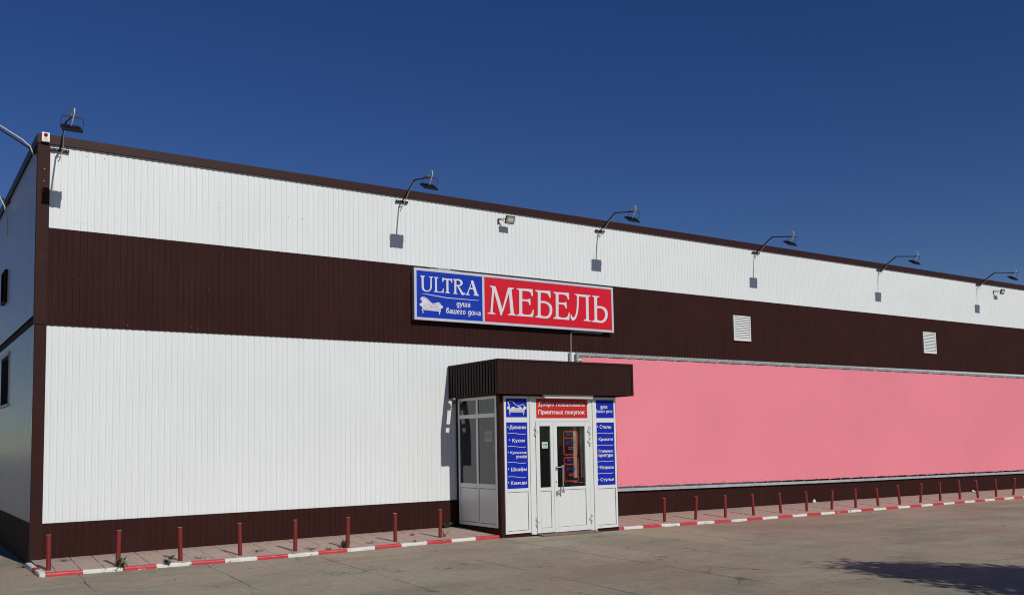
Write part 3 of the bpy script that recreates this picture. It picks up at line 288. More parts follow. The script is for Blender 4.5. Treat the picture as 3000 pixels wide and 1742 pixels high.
def ground_mat():
    m = bpy.data.materials.new('worn_concrete_yard'); m.use_nodes = True; t = m.node_tree; b = t.nodes['Principled BSDF']; L = t.links.new
    b.inputs['Roughness'].default_value = .85; b.inputs['Specular IOR Level'].default_value = .25
    tc = t.nodes.new('ShaderNodeTexCoord'); sep = t.nodes.new('ShaderNodeSeparateXYZ'); L(tc.outputs['Object'], sep.inputs[0])
    def noise(sc, det=6, rough=.6, vec=None, dist=0):
        n = t.nodes.new('ShaderNodeTexNoise'); n.inputs['Scale'].default_value = sc; n.inputs['Detail'].default_value = det
        n.inputs['Roughness'].default_value = rough; n.inputs['Distortion'].default_value = dist; L(vec or tc.outputs['Object'], n.inputs['Vector']); return n.outputs['Fac']
    def mp(s, off=(0,0,0), rz=0):
        n = t.nodes.new('ShaderNodeMapping'); n.inputs['Scale'].default_value = s; n.inputs['Location'].default_value = off
        n.inputs['Rotation'].default_value = (0,0,rz); L(tc.outputs['Object'], n.inputs[0]); return n.outputs[0]
    def rng(v, lo, hi, a=.3, z=.7):
        r = t.nodes.new('ShaderNodeMapRange'); L(v, r.inputs[0])
        for i, q in enumerate((a, z, lo, hi)): r.inputs[i+1].default_value = q
        return r.outputs[0]
    def ma(op, a, c=None, c2=None):
        x = t.nodes.new('ShaderNodeMath'); x.operation = op
        for i, q in enumerate((a, c, c2)):
            if q is None: continue
            if isinstance(q, (int, float)): x.inputs[i].default_value = q
            else: L(q, x.inputs[i])
        return x.outputs[0]
    def mix(fac, a, c):
        x = t.nodes.new('ShaderNodeMix'); x.data_type = 'RGBA'; L(fac, x.inputs[0])
        for i, q in ((6, a), (7, c)):
            if isinstance(q, tuple): x.inputs[i].default_value = (*q, 1)
            else: L(q, x.inputs[i])
        return x.outputs[2]
    # olive-grey slabs near the porch, browner pink dust to the right and far side
    c = mix(rng(noise(.22, 5), 0, 1, .40, .62), (0.331,0.295,0.206), (0.341,0.266,0.190))
    c = mix(rng(noise(.5, 7, .65, mp((1, 1.6, 1), (5, 2, 0))), 0, .75, .47, .66), c, (0.217,0.203,0.153))
    c = mix(rng(noise(.9, 8, .7, mp((.5, 2.2, 1), (1, 9, 0), .15)), 0, .6, .55, .72), c, (0.436,0.386,0.277))
    c = mix(rng(noise(.33, 6, .6, mp((1, 1.3, 1), (11, -4, 0))), 0, .7, .54, .68), c, (0.322,0.221,0.157))
    # slab joints
    xw = ma('ADD', ma('ADD', sep.outputs[0], ma('MULTIPLY', sep.outputs[1], -.072)), ma('MULTIPLY', ma('SUBTRACT', noise(1.6, 5), .5), .09))
    jx = ma('ABSOLUTE', ma('SUBTRACT', ma('FRACT', ma('DIVIDE', ma('SUBTRACT', xw, 3.78), 1.64)), .5))     # .5 at joint
    jl = rng(jx, 0, 1, .4900, .4965)
    yw = ma('ADD', sep.outputs[1], ma('MULTIPLY', ma('SUBTRACT', noise(1.1, 5), .5), .12))
    jy = ma('ABSOLUTE', ma('SUBTRACT', ma('FRACT', ma('DIVIDE', ma('ADD', yw, 2.3), 5.9)), .5))
    jl2 = ma('MULTIPLY', rng(jy, 0, 1, .4970, .4990), .9)
    j = ma('MULTIPLY', ma('MAXIMUM', jl, jl2), rng(noise(.8, 4), .12, 1, .38, .6))
    # hairline cracks
    vc = t.nodes.new('ShaderNodeTexVoronoi'); vc.feature = 'DISTANCE_TO_EDGE'; vc.inputs['Scale'].default_value = .42
    va = t.nodes.new('ShaderNodeVectorMath'); va.operation = 'ADD'; nn = t.nodes.new('ShaderNodeTexNoise'); nn.inputs['Scale'].default_value = 1.7; nn.inputs['Detail'].default_value = 6; L(tc.outputs['Object'], nn.inputs['Vector'])
    vs_ = t.nodes.new('ShaderNodeVectorMath'); vs_.operation = 'SCALE'; vs_.inputs['Scale'].default_value = 1.1; L(nn.outputs['Color'], vs_.inputs[0]); L(tc.outputs['Object'], va.inputs[0]); L(vs_.outputs[0], va.inputs[1]); L(va.outputs[0], vc.inputs['Vector'])
    crack = ma('MULTIPLY', rng(vc.outputs['Distance'], .9, 0, .002, .006), rng(noise(.35, 3), 0, .8, .53, .58))
    # tone differs a little from slab to slab
    wn = t.nodes.new('ShaderNodeTexWhiteNoise'); wn.noise_dimensions = '2D'; cb = t.nodes.new('ShaderNodeCombineXYZ')
    L(ma('FLOOR', ma('DIVIDE', ma('SUBTRACT', ma('ADD', sep.outputs[0], ma('MULTIPLY', sep.outputs[1], -.072)), 2.96), 1.64)), cb.inputs[0]); L(ma('FLOOR', ma('DIVIDE', ma('SUBTRACT', sep.outputs[1], .65), 5.9)), cb.inputs[1]); L(cb.outputs[0], wn.inputs['Vector'])
    slab = rng(wn.outputs['Value'], .90, 1.07, 0, 1)
    v = ma('MULTIPLY', ma('MULTIPLY', rng(noise(11, 8, .75), .82, 1.20), rng(noise(70, 4, .7), .84, 1.17)), slab)
    # specks of grit
    vo = t.nodes.new('ShaderNodeTexVoronoi'); vo.inputs['Scale'].default_value = 4.2; L(mp((1,1,1)), vo.inputs['Vector'])
    speck = ma('MULTIPLY', rng(vo.outputs['Distance'], 1, 0, .03, .05), rng(noise(.7, 3), 0, 1, .45, .52))
    vo2 = t.nodes.new('ShaderNodeTexVoronoi'); vo2.inputs['Scale'].default_value = 13; L(mp((1,1,1), (3,3,0)), vo2.inputs['Vector'])
    speck2 = ma('MULTIPLY', rng(vo2.outputs['Distance'], .7, 0, .06, .10), rng(noise(1.1, 3, .6, mp((1,1,1), (7,7,0))), 0, 1, .55, .62))
    dk = ma('MAXIMUM', ma('MAXIMUM', ma('MAXIMUM', speck, speck2), crack), ma('MULTIPLY', j, .8))
    c = mix(dk, c, (.055,.048,.040))
    sv = t.nodes.new('ShaderNodeVectorMath'); sv.operation = 'SCALE'; L(c, sv.inputs[0]); L(v, sv.inputs['Scale'])
    L(sv.outputs[0], b.inputs['Base Color'])
    bn = t.nodes.new('ShaderNodeBump'); bn.inputs['Distance'].default_value = .012; bn.inputs['Strength'].default_value = .8
    hh = ma('SUBTRACT', ma('ADD', ma('MULTIPLY', noise(3, 8, .65), .9), ma('MULTIPLY', noise(60, 4), .25)), ma('MULTIPLY', dk, .5))
    L(hh, bn.inputs['Height']); L(bn.outputs[0], b.inputs['Normal'])
    return m
def paving_mat():
    m = bpy.data.materials.new('pink_paving_slabs'); m.use_nodes = True; t = m.node_tree; b = t.nodes['Principled BSDF']; L = t.links.new
    b.inputs['Roughness'].default_value = .85; b.inputs['Specular IOR Level'].default_value = .25
    tc = t.nodes.new('ShaderNodeTexCoord'); sep = t.nodes.new('ShaderNodeSeparateXYZ'); L(tc.outputs['Object'], sep.inputs[0])
    def noise(sc, det=6, rough=.6):
        n = t.nodes.new('ShaderNodeTexNoise'); n.inputs['Scale'].default_value = sc; n.inputs['Detail'].default_value = det; n.inputs['Roughness'].default_value = rough; L(tc.outputs['Object'], n.inputs['Vector']); return n.outputs['Fac']
    def rng(v, lo, hi, a=.3, z=.7):
        r = t.nodes.new('ShaderNodeMapRange'); L(v, r.inputs[0])
        for i, q in enumerate((a, z, lo, hi)): r.inputs[i+1].default_value = q
        return r.outputs[0]
    def ma(op, a, c=None):
        x = t.nodes.new('ShaderNodeMath'); x.operation = op
        for i, q in enumerate((a, c)):
            if q is None: continue
            if isinstance(q, (int, float)): x.inputs[i].default_value = q
            else: L(q, x.inputs[i])
        return x.outputs[0]
    def mix(fac, a, c):
        x = t.nodes.new('ShaderNodeMix'); x.data_type = 'RGBA'; L(fac, x.inputs[0])
        for i, q in ((6, a), (7, c)):
            if isinstance(q, tuple): x.inputs[i].default_value = (*q, 1)
            else: L(q, x.inputs[i])
        return x.outputs[2]
    c = mix(rng(noise(1.3), 0, 1, .4, .65), (0.455,0.322,0.261), (0.407,0.309,0.255))
    c = mix(rng(noise(4, 8, .7), 0, .6, .56, .7), c, (0.272,0.206,0.166))
    xw = ma('ADD', ma('SUBTRACT', sep.outputs[0], ma('MULTIPLY', sep.outputs[1], .05)), ma('MULTIPLY', ma('SUBTRACT', noise(3), .5), .02))
    jx = ma('ABSOLUTE', ma('SUBTRACT', ma('FRACT', ma('DIVIDE', ma('SUBTRACT', xw, .207), .296)), .5))
    jy = ma('ABSOLUTE', ma('SUBTRACT', ma('FRACT', ma('DIVIDE', ma('ADD', sep.outputs[1], .34), .8)), .5))
    j = ma('MAXIMUM', ma('MULTIPLY', rng(jx, 0, 1, .470, .488), rng(noise(2.2, 3), .15, 1, .40, .58)), ma('MULTIPLY', rng(jy, 0, 1, .492, .497), .25))
    vo = t.nodes.new('ShaderNodeTexVoronoi'); vo.inputs['Scale'].default_value = 7; L(tc.outputs['Object'], vo.inputs['Vector'])
    sp = ma('MULTIPLY', rng(vo.outputs['Distance'], .8, 0, .05, .09), rng(noise(1.4, 3), 0, 1, .46, .55))
    c = mix(ma('MULTIPLY', ma('MAXIMUM', j, sp), .8), c, (.07,.055,.048))
    sv = t.nodes.new('ShaderNodeVectorMath'); sv.operation = 'SCALE'; L(c, sv.inputs[0]); L(rng(noise(40), .88, 1.1), sv.inputs['Scale'])
    L(sv.outputs[0], b.inputs['Base Color'])
    bn = t.nodes.new('ShaderNodeBump'); bn.inputs['Distance'].default_value = .008; L(ma('SUBTRACT', noise(30), ma('MULTIPLY', j, .8)), bn.inputs['Height']); L(bn.outputs[0], b.inputs['Normal'])
    return m
M['ground'] = ground_mat(); M['paving'] = paving_mat()

# ------------------------------------------------------------------ the ground
XS = sorted(set([-400,-100,-30,-8,-3,0,1.2,3.4,5.2,7,8.4,9.8,12.7,15.6,19.5,24.4,30,60,150,500]))
YS = [-400,-100,-40,-20,-10,-4,-1.45,4,20,60,150,500]
g = MB()
g.v = [(x, y, gz(x)) for y in YS for x in XS]; n = len(XS)
for j in range(len(YS)-1):
    for i in range(n-1): g.f.append((j*n+i, j*n+i+1, (j+1)*n+i+1, (j+1)*n+i)); g.mi.append(0)
tag(g.build('ground', M['ground']), 'worn grey brown concrete yard with slab joints', kind='structure')

def pavement(x0, x1):
    xs = [x0+(x1-x0)*i/60 for i in range(61)]; ys = [-1.37, -1.0, -.6, -.3, -.0]
    b = MB(); b.v = [(x, y, pav(x, y)) for y in ys for x in xs]; k = len(xs)
    for j in range(len(ys)-1):
        for i in range(k-1): b.f.append((j*k+i, j*k+i+1, (j+1)*k+i+1, (j+1)*k+i)); b.mi.append(0)
    tag(b.build('pavement', M['paving']), kind='structure')
pavement(-.0, 7.04); pavement(9.69, 40)

BW = .478
def kerb(bounds, first_red):
    """painted kerb: rounded profile swept along x, one material per painted band"""
    b = MB(); prof = [(-1.452, -.05), (-1.452, .030), (-1.447, .044), (-1.436, .051), (-1.375, .052), (-1.37, .045), (-1.37, -.05)]
    rr = random.Random(3); red = first_red
    for x0, x1 in zip(bounds, bounds[1:]):
        b.m = 0 if red else 1; steps = 5; rings = []
        for s in range(steps+1):
            x = x0+(x1-x0)*s/steps; jit = (0 if s in (0, steps) else rr.uniform(-.004, .004)); dy = (0 if s in (0, steps) else rr.uniform(-.006, .006))
            n0 = len(b.v); rings.append(n0); sh = 0 if red else (rr.uniform(-.006, 0) if 0 < s < steps else 0)
            b.v += [(x, y+(dy if y < -1.40 else 0), gz(x)+z+((jit+sh) if z > 0 else 0)) for y, z in prof]
        for q, w in zip(rings, rings[1:]):
            for k in range(len(prof)-1): b.f.append((q+k, w+k, w+k+1, q+k+1)); b.mi.append(b.m)
        red = not red
    for ring, rev in ((0, False), (len(b.v)-len(prof), True)):
        f = tuple(range(ring, ring+len(prof))); b.f.append(f if not rev else f[::-1]); b.mi.append(b.m)
    return b
lb = [0.0]+[.444+BW*i*.9965 for i in range(0, 14)]+[7.03]
lb = lb[:-1] if lb[-2] > 7.0 else lb
tag(kerb([0, .444,.936,1.379,1.847,2.323,2.79,3.262,3.737,4.215,4.678,5.151,5.62,6.084,6.553,7.035], True).build('kerb', [M['kerb_red'], M['kerb_white']], smooth=False), 'low kerb painted in red and white bands', kind='structure')
rbn = [9.70, 9.857]+[10.333+.4845*i for i in range(60)]
tag(kerb(rbn, True).build('kerb', [M['kerb_red'], M['kerb_white']]), 'low kerb painted in red and white bands', kind='structure')
# short return of the kerb round the building corner: white, red, white
b = MB()
for (y0, y1, m) in ((-1.37,-1.03,1), (-1.03,-.72,0), (-.72,-.06,1)):
    b.m = m; b.box(-.075, .003, y0, y1, -.05, .098+(-y0-.7)*.012*0)
b.m = 1; b.box(-.075, .0, -1.45, -1.37, -.05, .090)
tag(b.build('kerb', [M['kerb_red'], M['kerb_white']], bevel=.012), 'short kerb return at the building corner', kind='structure')

# ------------------------------------------------------------------ the store building
PITCH = .0943; XEND = 36.0; DEEP = 14.0
def cladding(x0, x1, zb, zt, y, ph=5.531, ax='x', depth=.006, cr=.050, bottom=None):
    """profiled sheet: flat crests and shallow recesses, one sharp line per rib"""
    b = MB(); k = math.ceil((x0-ph)/PITCH)-1; pts = [(x0, 0)]
    while True:
        s = ph+k*PITCH; k += 1
        if s > x1: break
        for dx, d in ((0, 0), (.004, depth), (.004+.028, depth), (.0395, 0)):
            xx = s+dx
            if x0 < xx < x1: pts.append((xx, d))
    pts.append((x1, pts[-1][1]))
    n = len(pts)
    for z in (zb, zt):
        for i, (s, d) in enumerate(pts):
            zz = z
            if bottom and z == zb: zz = bottom(s)
            b.v.append((s, y+d, zz) if ax == 'x' else (y+d, s, zz))
    for i in range(n-1):
        f = (i, i+1, n+i+1, n+i); b.f.append(f if ax == 'x' else f[::-1]); b.mi.append(0)
    return b
bl = empty('store_building', (0,0,0), label='long low furniture store clad in white and brown ribbed metal', cat='building')
cladding(.128, XEND, 4.935, 6.215, -.004).build('upper_cladding', M['white'], bl)
cladding(.128, XEND, 3.494, 4.937, -.016).build('cladding_band', M['brown'], bl)
cladding(.128, XEND, .62, 3.52, 0, ph=5.55).build('lower_cladding', M['white'], bl)
cladding(.128, XEND, -.3, .6288, -.013, ph=5.55, bottom=lambda s: wz(s)+.006).build('base_cladding', M['brown'], bl)
b = MB(); b.box(-.035, .135, -.034, .05, 3.50, 6.20); b.box(-.022, .135, -.026, .05, .0, 3.492)
b.build('corner_trim', M['brown_trim'], bl, bevel=.004)
b = MB(); b.box(-.04, XEND, -.045, -.030, 6.187, 6.323); b.box(-.04, XEND, -.030, .25, 6.312, 6.323); b.box(-.045, -.030, -.030, DEEP, 6.187, 6.323); b.box(-.030, .25, .25, DEEP, 6.312, 6.323)
b.box(-.04, XEND, -.029, -.004, 6.187, 6.193)
b.build('roof_flashing', M['flashing'], bl)
b = MB(); b.box(.20, XEND, .24, DEEP, 6.20, 6.305); b.build('roof', M['roofing'], bl)
# side wall
def zs(y): return gz(0)
cladding(.05, DEEP, 3.66, 6.20, -.014, ax='y', ph=0).build('side_upper_cladding', M['white_shaded_side'], bl)
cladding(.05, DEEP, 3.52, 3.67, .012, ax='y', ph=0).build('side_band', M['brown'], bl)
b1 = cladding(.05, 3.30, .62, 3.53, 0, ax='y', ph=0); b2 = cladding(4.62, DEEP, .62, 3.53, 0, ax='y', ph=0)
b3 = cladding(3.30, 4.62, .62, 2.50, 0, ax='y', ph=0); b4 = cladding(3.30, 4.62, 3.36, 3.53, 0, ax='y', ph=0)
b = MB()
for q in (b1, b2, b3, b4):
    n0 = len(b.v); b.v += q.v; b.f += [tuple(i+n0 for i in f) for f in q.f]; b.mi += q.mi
b.build('side_lower_cladding', M['white_shaded_side'], bl)
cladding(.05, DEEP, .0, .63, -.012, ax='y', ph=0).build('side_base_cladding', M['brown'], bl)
b = MB(); b.box(.03, XEND, DEEP-.02, DEEP, 0, 6.2); b.box(XEND, XEND+.03, 0, DEEP, -.3, 6.3); b.build('rear_wall', M['white'], bl)
# side window: recess, frame, sash, pane
b = MB()
b.box(0, .30, 3.30, 3.325, 2.50, 3.36); b.box(0, .30, 4.595, 4.62, 2.50, 3.36); b.box(0, .30, 3.325, 4.595, 3.335, 3.36); b.box(0, .30, 3.325, 4.595, 2.47, 2.50)
b.m = 1; b.box(-.03, 0, 3.26, 4.66, 2.46, 2.50); b.box(-.014, -.004, 3.27, 3.30, 2.50, 3.40); b.box(-.020, -.010, 3.27, 4.66, 3.36, 3.42)
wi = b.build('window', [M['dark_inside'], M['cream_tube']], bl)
b = MB()
for (y0, y1) in ((3.325,3.38),(3.94,4.0),(4.54,4.595)): b.box(.20, .24, y0, y1, 2.50, 3.335)
b.box(.20,.24,3.38,3.94,3.28,3.335); b.box(.20,.24,3.38,3.94,2.50,2.555); b.box(.20,.24,4.0,4.54,3.28,3.335); b.box(.20,.24,4.0,4.54,2.50,2.555)
b.build('frame', M['sign_side'], wi)
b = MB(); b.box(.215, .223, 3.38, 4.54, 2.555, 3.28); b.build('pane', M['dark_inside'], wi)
def louvre(name_parent, x0, x1, z0, z1, axis, n, m, mdark):
    """louvred vent: frame and blades; axis x faces -Y, axis y faces -X"""
    fr = MB(); w = .035
    if axis == 'x':
        fr.frame(x0, x1, z0, z1, w, -.055, -.012)
    else:
        fr.box(-.06,-.014,x0,x0+w,z0,z1); fr.box(-.06,-.014,x1-w,x1,z0,z1); fr.box(-.06,-.014,x0+w,x1-w,z1-w,z1); fr.box(-.06,-.014,x0+w,x1-w,z0,z0+w)
    fo = fr.build('vent', m, name_parent, bevel=.003)
    s = MB(); s.m = 1
    if axis == 'x': s.box(x0+w, x1-w, -.020, -.016, z0+w, z1-w)
    else: s.box(-.020, -.016, x0+w, x1-w, z0+w, z1-w)
    s.m = 0; h = (z1-z0-2*w)/n
    for i in range(n):
        zc = z0+w+h*(i+.5)
        if axis == 'x':
            s.poly([(x0+w, -.050, zc-h*.42), (x1-w, -.050, zc-h*.42), (x1-w, -.034, zc+h*.40), (x0+w, -.034, zc+h*.40)])
        else:
            s.poly([(-.050, x1-w, zc-h*.36), (-.050, x0+w, zc-h*.36), (-.026, x0+w, zc+h*.30), (-.026, x1-w, zc+h*.30)])
    s.build('slats', [m, mdark], fo)
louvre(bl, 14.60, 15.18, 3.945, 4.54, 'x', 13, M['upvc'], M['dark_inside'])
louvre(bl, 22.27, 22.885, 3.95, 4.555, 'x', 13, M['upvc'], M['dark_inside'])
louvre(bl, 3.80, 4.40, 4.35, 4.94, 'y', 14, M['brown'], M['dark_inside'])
# roofing screws in the cladding
def disc_into(b, x, y, z, r=.007, n=6):
    b.poly([(x+r*math.cos(2*math.pi*i/n), y, z+r*math.sin(2*math.pi*i/n)) for i in range(n)])
b = MB(); rr = random.Random(11)
for i in range(26):
    x = rr.uniform(.3, 20); z = rr.choice([6.10, 5.55, 5.3, 5.05])+rr.uniform(-.02,.02); disc_into(b, x, -.0085, z, .006)
b.m = 1
for i in range(26):
    x = rr.uniform(.3, 14); z = rr.choice([4.8, 4.2, 3.6, 3.56])+rr.uniform(-.02,.02); disc_into(b, x, -.0205, z, .0045)
for (z, q) in ((5.80,.009),(5.62,.008),(5.47,.007),(4.5,.006)):
    b.poly([(.06+q*math.cos(i*1.05), -.0385, z+q*math.sin(i*1.05)) for i in range(6)])
b.build('screws', [M['seam'], M['grey_tube']], bl)['kind'] = 'stuff'

# ------------------------------------------------------------------ entrance porch
PX0, PX1, PY, PZ = 7.05, 9.683, -1.50, 2.50     # body; frames sit on the front plane at y=-1.53
gp = .055
pc = empty('entrance_porch', (0,0,0), label='small white framed entrance porch with brown canopy and double door', cat='porch')
b = MB(); FR = PY
b.box(PX0, 7.118, FR, FR+.10, .04, PZ); b.box(9.652, PX1, FR, FR+.10, -.02, PZ)
b.box(PX0, PX0+.04, -.13, -.018, .10, PZ); b.box(PX1-.04, PX1, -.13, -.018, .05, PZ)
b.box(7.118, 9.652, FR, FR+.10, 2.478, 2.56)
b.box(PX0, PX0+.05, FR+.10, -.13, 2.492, 2.56); b.box(PX1-.05, PX1, FR+.10, -.13, 2.492, 2.56)
b.build('corner_posts', M['brown_trim'], pc, bevel=.003)
for q in ((7.118, 7.70, FR+.002, FR+.09, .0, .098), (9.12, 9.652, FR+.002, FR+.09, -.03, .07), (PX0+.002, PX0+.05, FR+.10, -.13, .0, .190), (PX1-.05, PX1-.002, FR+.10, -.13, -.02, .16)):
    b = MB(); b.box(*q); b.build('plinth', M['brown'], pc)
# canopy: three ribbed skirts open above a lower flat roof
CX0, CX1, CY, CZ0, CZ1 = 6.895, 9.955, -1.70, 2.512, 3.105
cn = MB()
q = cladding(CX0+.03, CX1-.03, CZ0, CZ1-.03, CY, ph=0, depth=.006)
cn.v += q.v; cn.f += q.f; cn.mi += q.mi
cn.build('canopy_front', M['brown_fascia'], pc)
cn = MB()
q = cladding(CY+.03, -.02, CZ0, CZ1-.03, CX0, ax='y', ph=0, depth=.020); cn.v += q.v; cn.f += q.f; cn.mi += q.mi
cn.build('canopy_side', M['brown_fascia'], pc)
cn = MB()
q = cladding(CY+.03, -.02, CZ0, CZ1-.03, CX1-.012, ax='y', ph=0, depth=.012); cn.v += q.v; cn.f += [f[::-1] for f in q.f]; cn.mi += q.mi
cn.build('canopy_side', M['brown_fascia'], pc)
b = MB()
b.box(CX0-.006, CX1+.006, CY-.008, CY+.020, CZ1-.034, CZ1); b.box(CX0-.006, CX0+.035, CY-.008, CY+.020, CZ0, CZ1-.034); b.box(CX1-.035, CX1+.006, CY-.008, CY+.020, CZ0, CZ1-.034)
b.box(CX0-.008, CX0+.022, CY+.020, -.02, CZ1-.034, CZ1); b.box(CX1-.022, CX1+.008, CY+.020, -.02, CZ1-.034, CZ1)
b.box(CX0-.006, CX1+.006, CY-.005, CY+.018, CZ0-.012, CZ0); b.box(CX0-.006, CX0+.020, CY+.018, -.02, CZ0-.012, CZ0); b.box(CX1-.020, CX1+.006, CY+.018, -.02, CZ0-.012, CZ0)
b.build('canopy_edging', M['brown_trim'], pc)
b = MB(); b.box(7.05, 9.80, -1.49, -.02, 2.565, 2.98); b.build('canopy_roof', M['roofing'], pc)
qs = [(CX0+.022, 7.049, yy-.02, yy+.02, 2.56, 2.60) for yy in (-.12, -.80)]+[(9.801, CX1-.022, yy-.02, yy+.02, 2.56, 2.60) for yy in (-.12, -.80)]+[(xx-.02, xx+.02, CY+.022, -1.491, 2.56, 2.60) for xx in (7.6, 8.5, 9.4)]
for q in qs: b = MB(); b.box(*q); b.build('canopy_bracket', M['brown_trim'], pc)
b = MB(); b.box(7.09, 9.64, -1.40, -.03, -.02, .05); b.build('floor', M['board'], pc)
b = MB(); b.box(7.10, 9.63, -.024, -.019, .05, 2.49); b.build('inner_wall', M['dark_inside'], pc)  # dark sheet over the wall, painting in the shade inside the porch

F0 = -1.53; FB = F0+.045    # front face of the white frames
# left side: fixed window of two lights over two panels
def side_window(X, sgn):
    """glazed side panel in the plane x=X; sgn -1 faces -X"""
    a, c = (X-.012, X+.045) if sgn < 0 else (X-.045, X+.012)
    f = MB(); y0, y1 = -1.40, -.105; ym = -.765
    zb, zt = .196, 2.49
    f.box(a, c, y0, y0+.050, zb, zt); f.box(a, c, y1-.050, y1, zb, zt); f.box(a, c, ym-.030, ym+.030, zb, zt)
    for u0, u1 in ((y0+.05, ym-.03), (ym+.03, y1-.05)):
        for z0, z1 in ((zb, zb+.055), (.865, .945), (2.115, 2.185), (zt-.05, zt)): f.box(a, c, u0, u1, z0, z1)
    w = f.build('side_window', M['upvc'], pc, bevel=.004)
    s = MB(); s2 = MB(); p1, p2 = (X+.004, X+.012) if sgn < 0 else (X-.012, X-.004)
    for u0, u1 in ((y0+.05, ym-.03), (ym+.03, y1-.05)):
        for z0, z1 in ((.945, 2.115), (2.185, zt-.05)): s.box(p1, p2, u0, u1, z0, z1)
        g0, g1 = (X-.002, X+.02) if sgn < 0 else (X-.02, X+.002)
        s2.box(g0, g1, u0+.008, u1-.008, zb+.063, .857)
    s.build('pane', M['glass'], w); s2.build('lower_panel', M['upvc'], w, bevel=.003)
    return w
swl = side_window(PX0, -1); side_window(PX1, 1)
b = MB(); b.box(PX0+.0015, PX0+.003, -1.25, -1.00, 1.69, 1.87); b.m = 1
for i in range(5): b.box(PX0+.0006, PX0+.0012, -1.22, -1.05, 1.74+i*.022, 1.746+i*.022)
b.build('notice', [M['notice'], M['ink']], swl)

def front_frame(x0, x1, rails, zb, zt, w=.045):
    f = MB(); f.box(x0, x0+w, F0, FB, zb, zt); f.box(x1-w, x1, F0, FB, zb, zt)
    for z0, z1 in rails: f.box(x0+w, x1-w, F0, FB, z0, z1)
    return f
lf = front_frame(7.118, 7.652, [(.092,.137),(.806,.866),(2.014,2.103),(2.433,2.478)], .092, 2.478).build('front_panel_frame', M['upvc'], pc, bevel=.004)
b = MB(); b.box(7.170, 7.600, F0+.012, FB, .145, .798); b.build('lower_panel', M['upvc'], lf, bevel=.003)
rf = front_frame(9.135, 9.650, [(.062,.115),(.786,.848),(2.006,2.088),(2.428,2.478)], .062, 2.478).build('front_panel_frame', M['upvc'], pc, bevel=.004)
b = MB(); b.box(9.187, 9.598, F0+.012, FB, .123, .778); b.build('lower_panel', M['upvc'], rf, bevel=.003)
b = MB(); b.box(7.654, 7.700, F0-.012, FB, .06, 2.478); b.box(9.082, 9.133, F0-.012, FB, .02, 2.478)
b.box(7.702, 7.780, F0+.004, FB, .05, 2.478); b.box(8.998, 9.080, F0+.004, FB, .03, 2.478)
b.box(7.780, 8.998, F0+.004, FB, 2.028, 2.087); b.box(7.780, 8.998, F0+.004, FB, 2.437, 2.478)
b.box(7.780, 7.812, F0+.004, FB, 2.087, 2.437); b.box(8.970, 8.998, F0+.004, FB, 2.087, 2.437)
b.build('door_frame', M['upvc'], pc, bevel=.004)
def panel(name, x0, x1, z0, z1, m): 
    b = MB(); b.box(x0, x1, F0+.008, FB-.01, z0, z1); return b.build(name, m, pc)
YL = F0+.0055
p = panel('sign_panel', 7.163, 7.607, 2.103, 2.433, M['blue2']); p['label'] = 'blue panel with white sofa emblem'
b = MB(); strips(b, G['sofa2'], YL); b.m = 1; strips(b, G['sofa2line'], YL-.003); b.build('sofa_emblem', [M['letter'], M['lineink']], p)
p = panel('sign_panel', 7.163, 7.607, .866, 2.014, M['blue2']); p['label'] = 'blue list of goods left of the door'
for s, (x0,x1,z0,z1) in TX['L']: b = MB(); text_into(b, s, x0, x1, z0, z1, YL); b.build('lettering', M['letter'], p)
for x, z in TX['LB']: b = MB(); disc_into(b, x, YL, z, .012, 10); b.build('bullet', M['letter'], p)
for w_ in range(4): b = MB(); strips(b, G['wavesL'][w_*8:w_*8+8], YL); b.build('wavy_line', M['letter'], p)
p = panel('sign_panel', 9.180, 9.605, 2.088, 2.428, M['blue2']); p['label'] = 'blue panel with small slogan'
for s, bx_ in TX['T2']: lettering(s, bx_, YL, M['letter'], p, w=.13, style='c', shear=.12)
p = panel('sign_panel', 9.180, 9.605, .848, 2.006, M['blue2']); p['label'] = 'blue list of goods right of the door'
for s, (x0,x1,z0,z1) in TX['R']: b = MB(); text_into(b, s, x0, x1, z0, z1, YL); b.build('lettering', M['letter'], p)
for x, z in TX['RB']: b = MB(); disc_into(b, x, YL, z, .012, 10); b.build('bullet', M['letter'], p)
for w_ in range(4): b = MB(); strips(b, G['wavesR'][w_*8:w_*8+8], YL); b.build('wavy_line', M['letter'], p)
p = panel('welcome_panel', 7.812, 8.970, 2.087, 2.437, M['red2'])
for s, bx_ in TX['W']: lettering(s, bx_, YL, M['letter'], p)
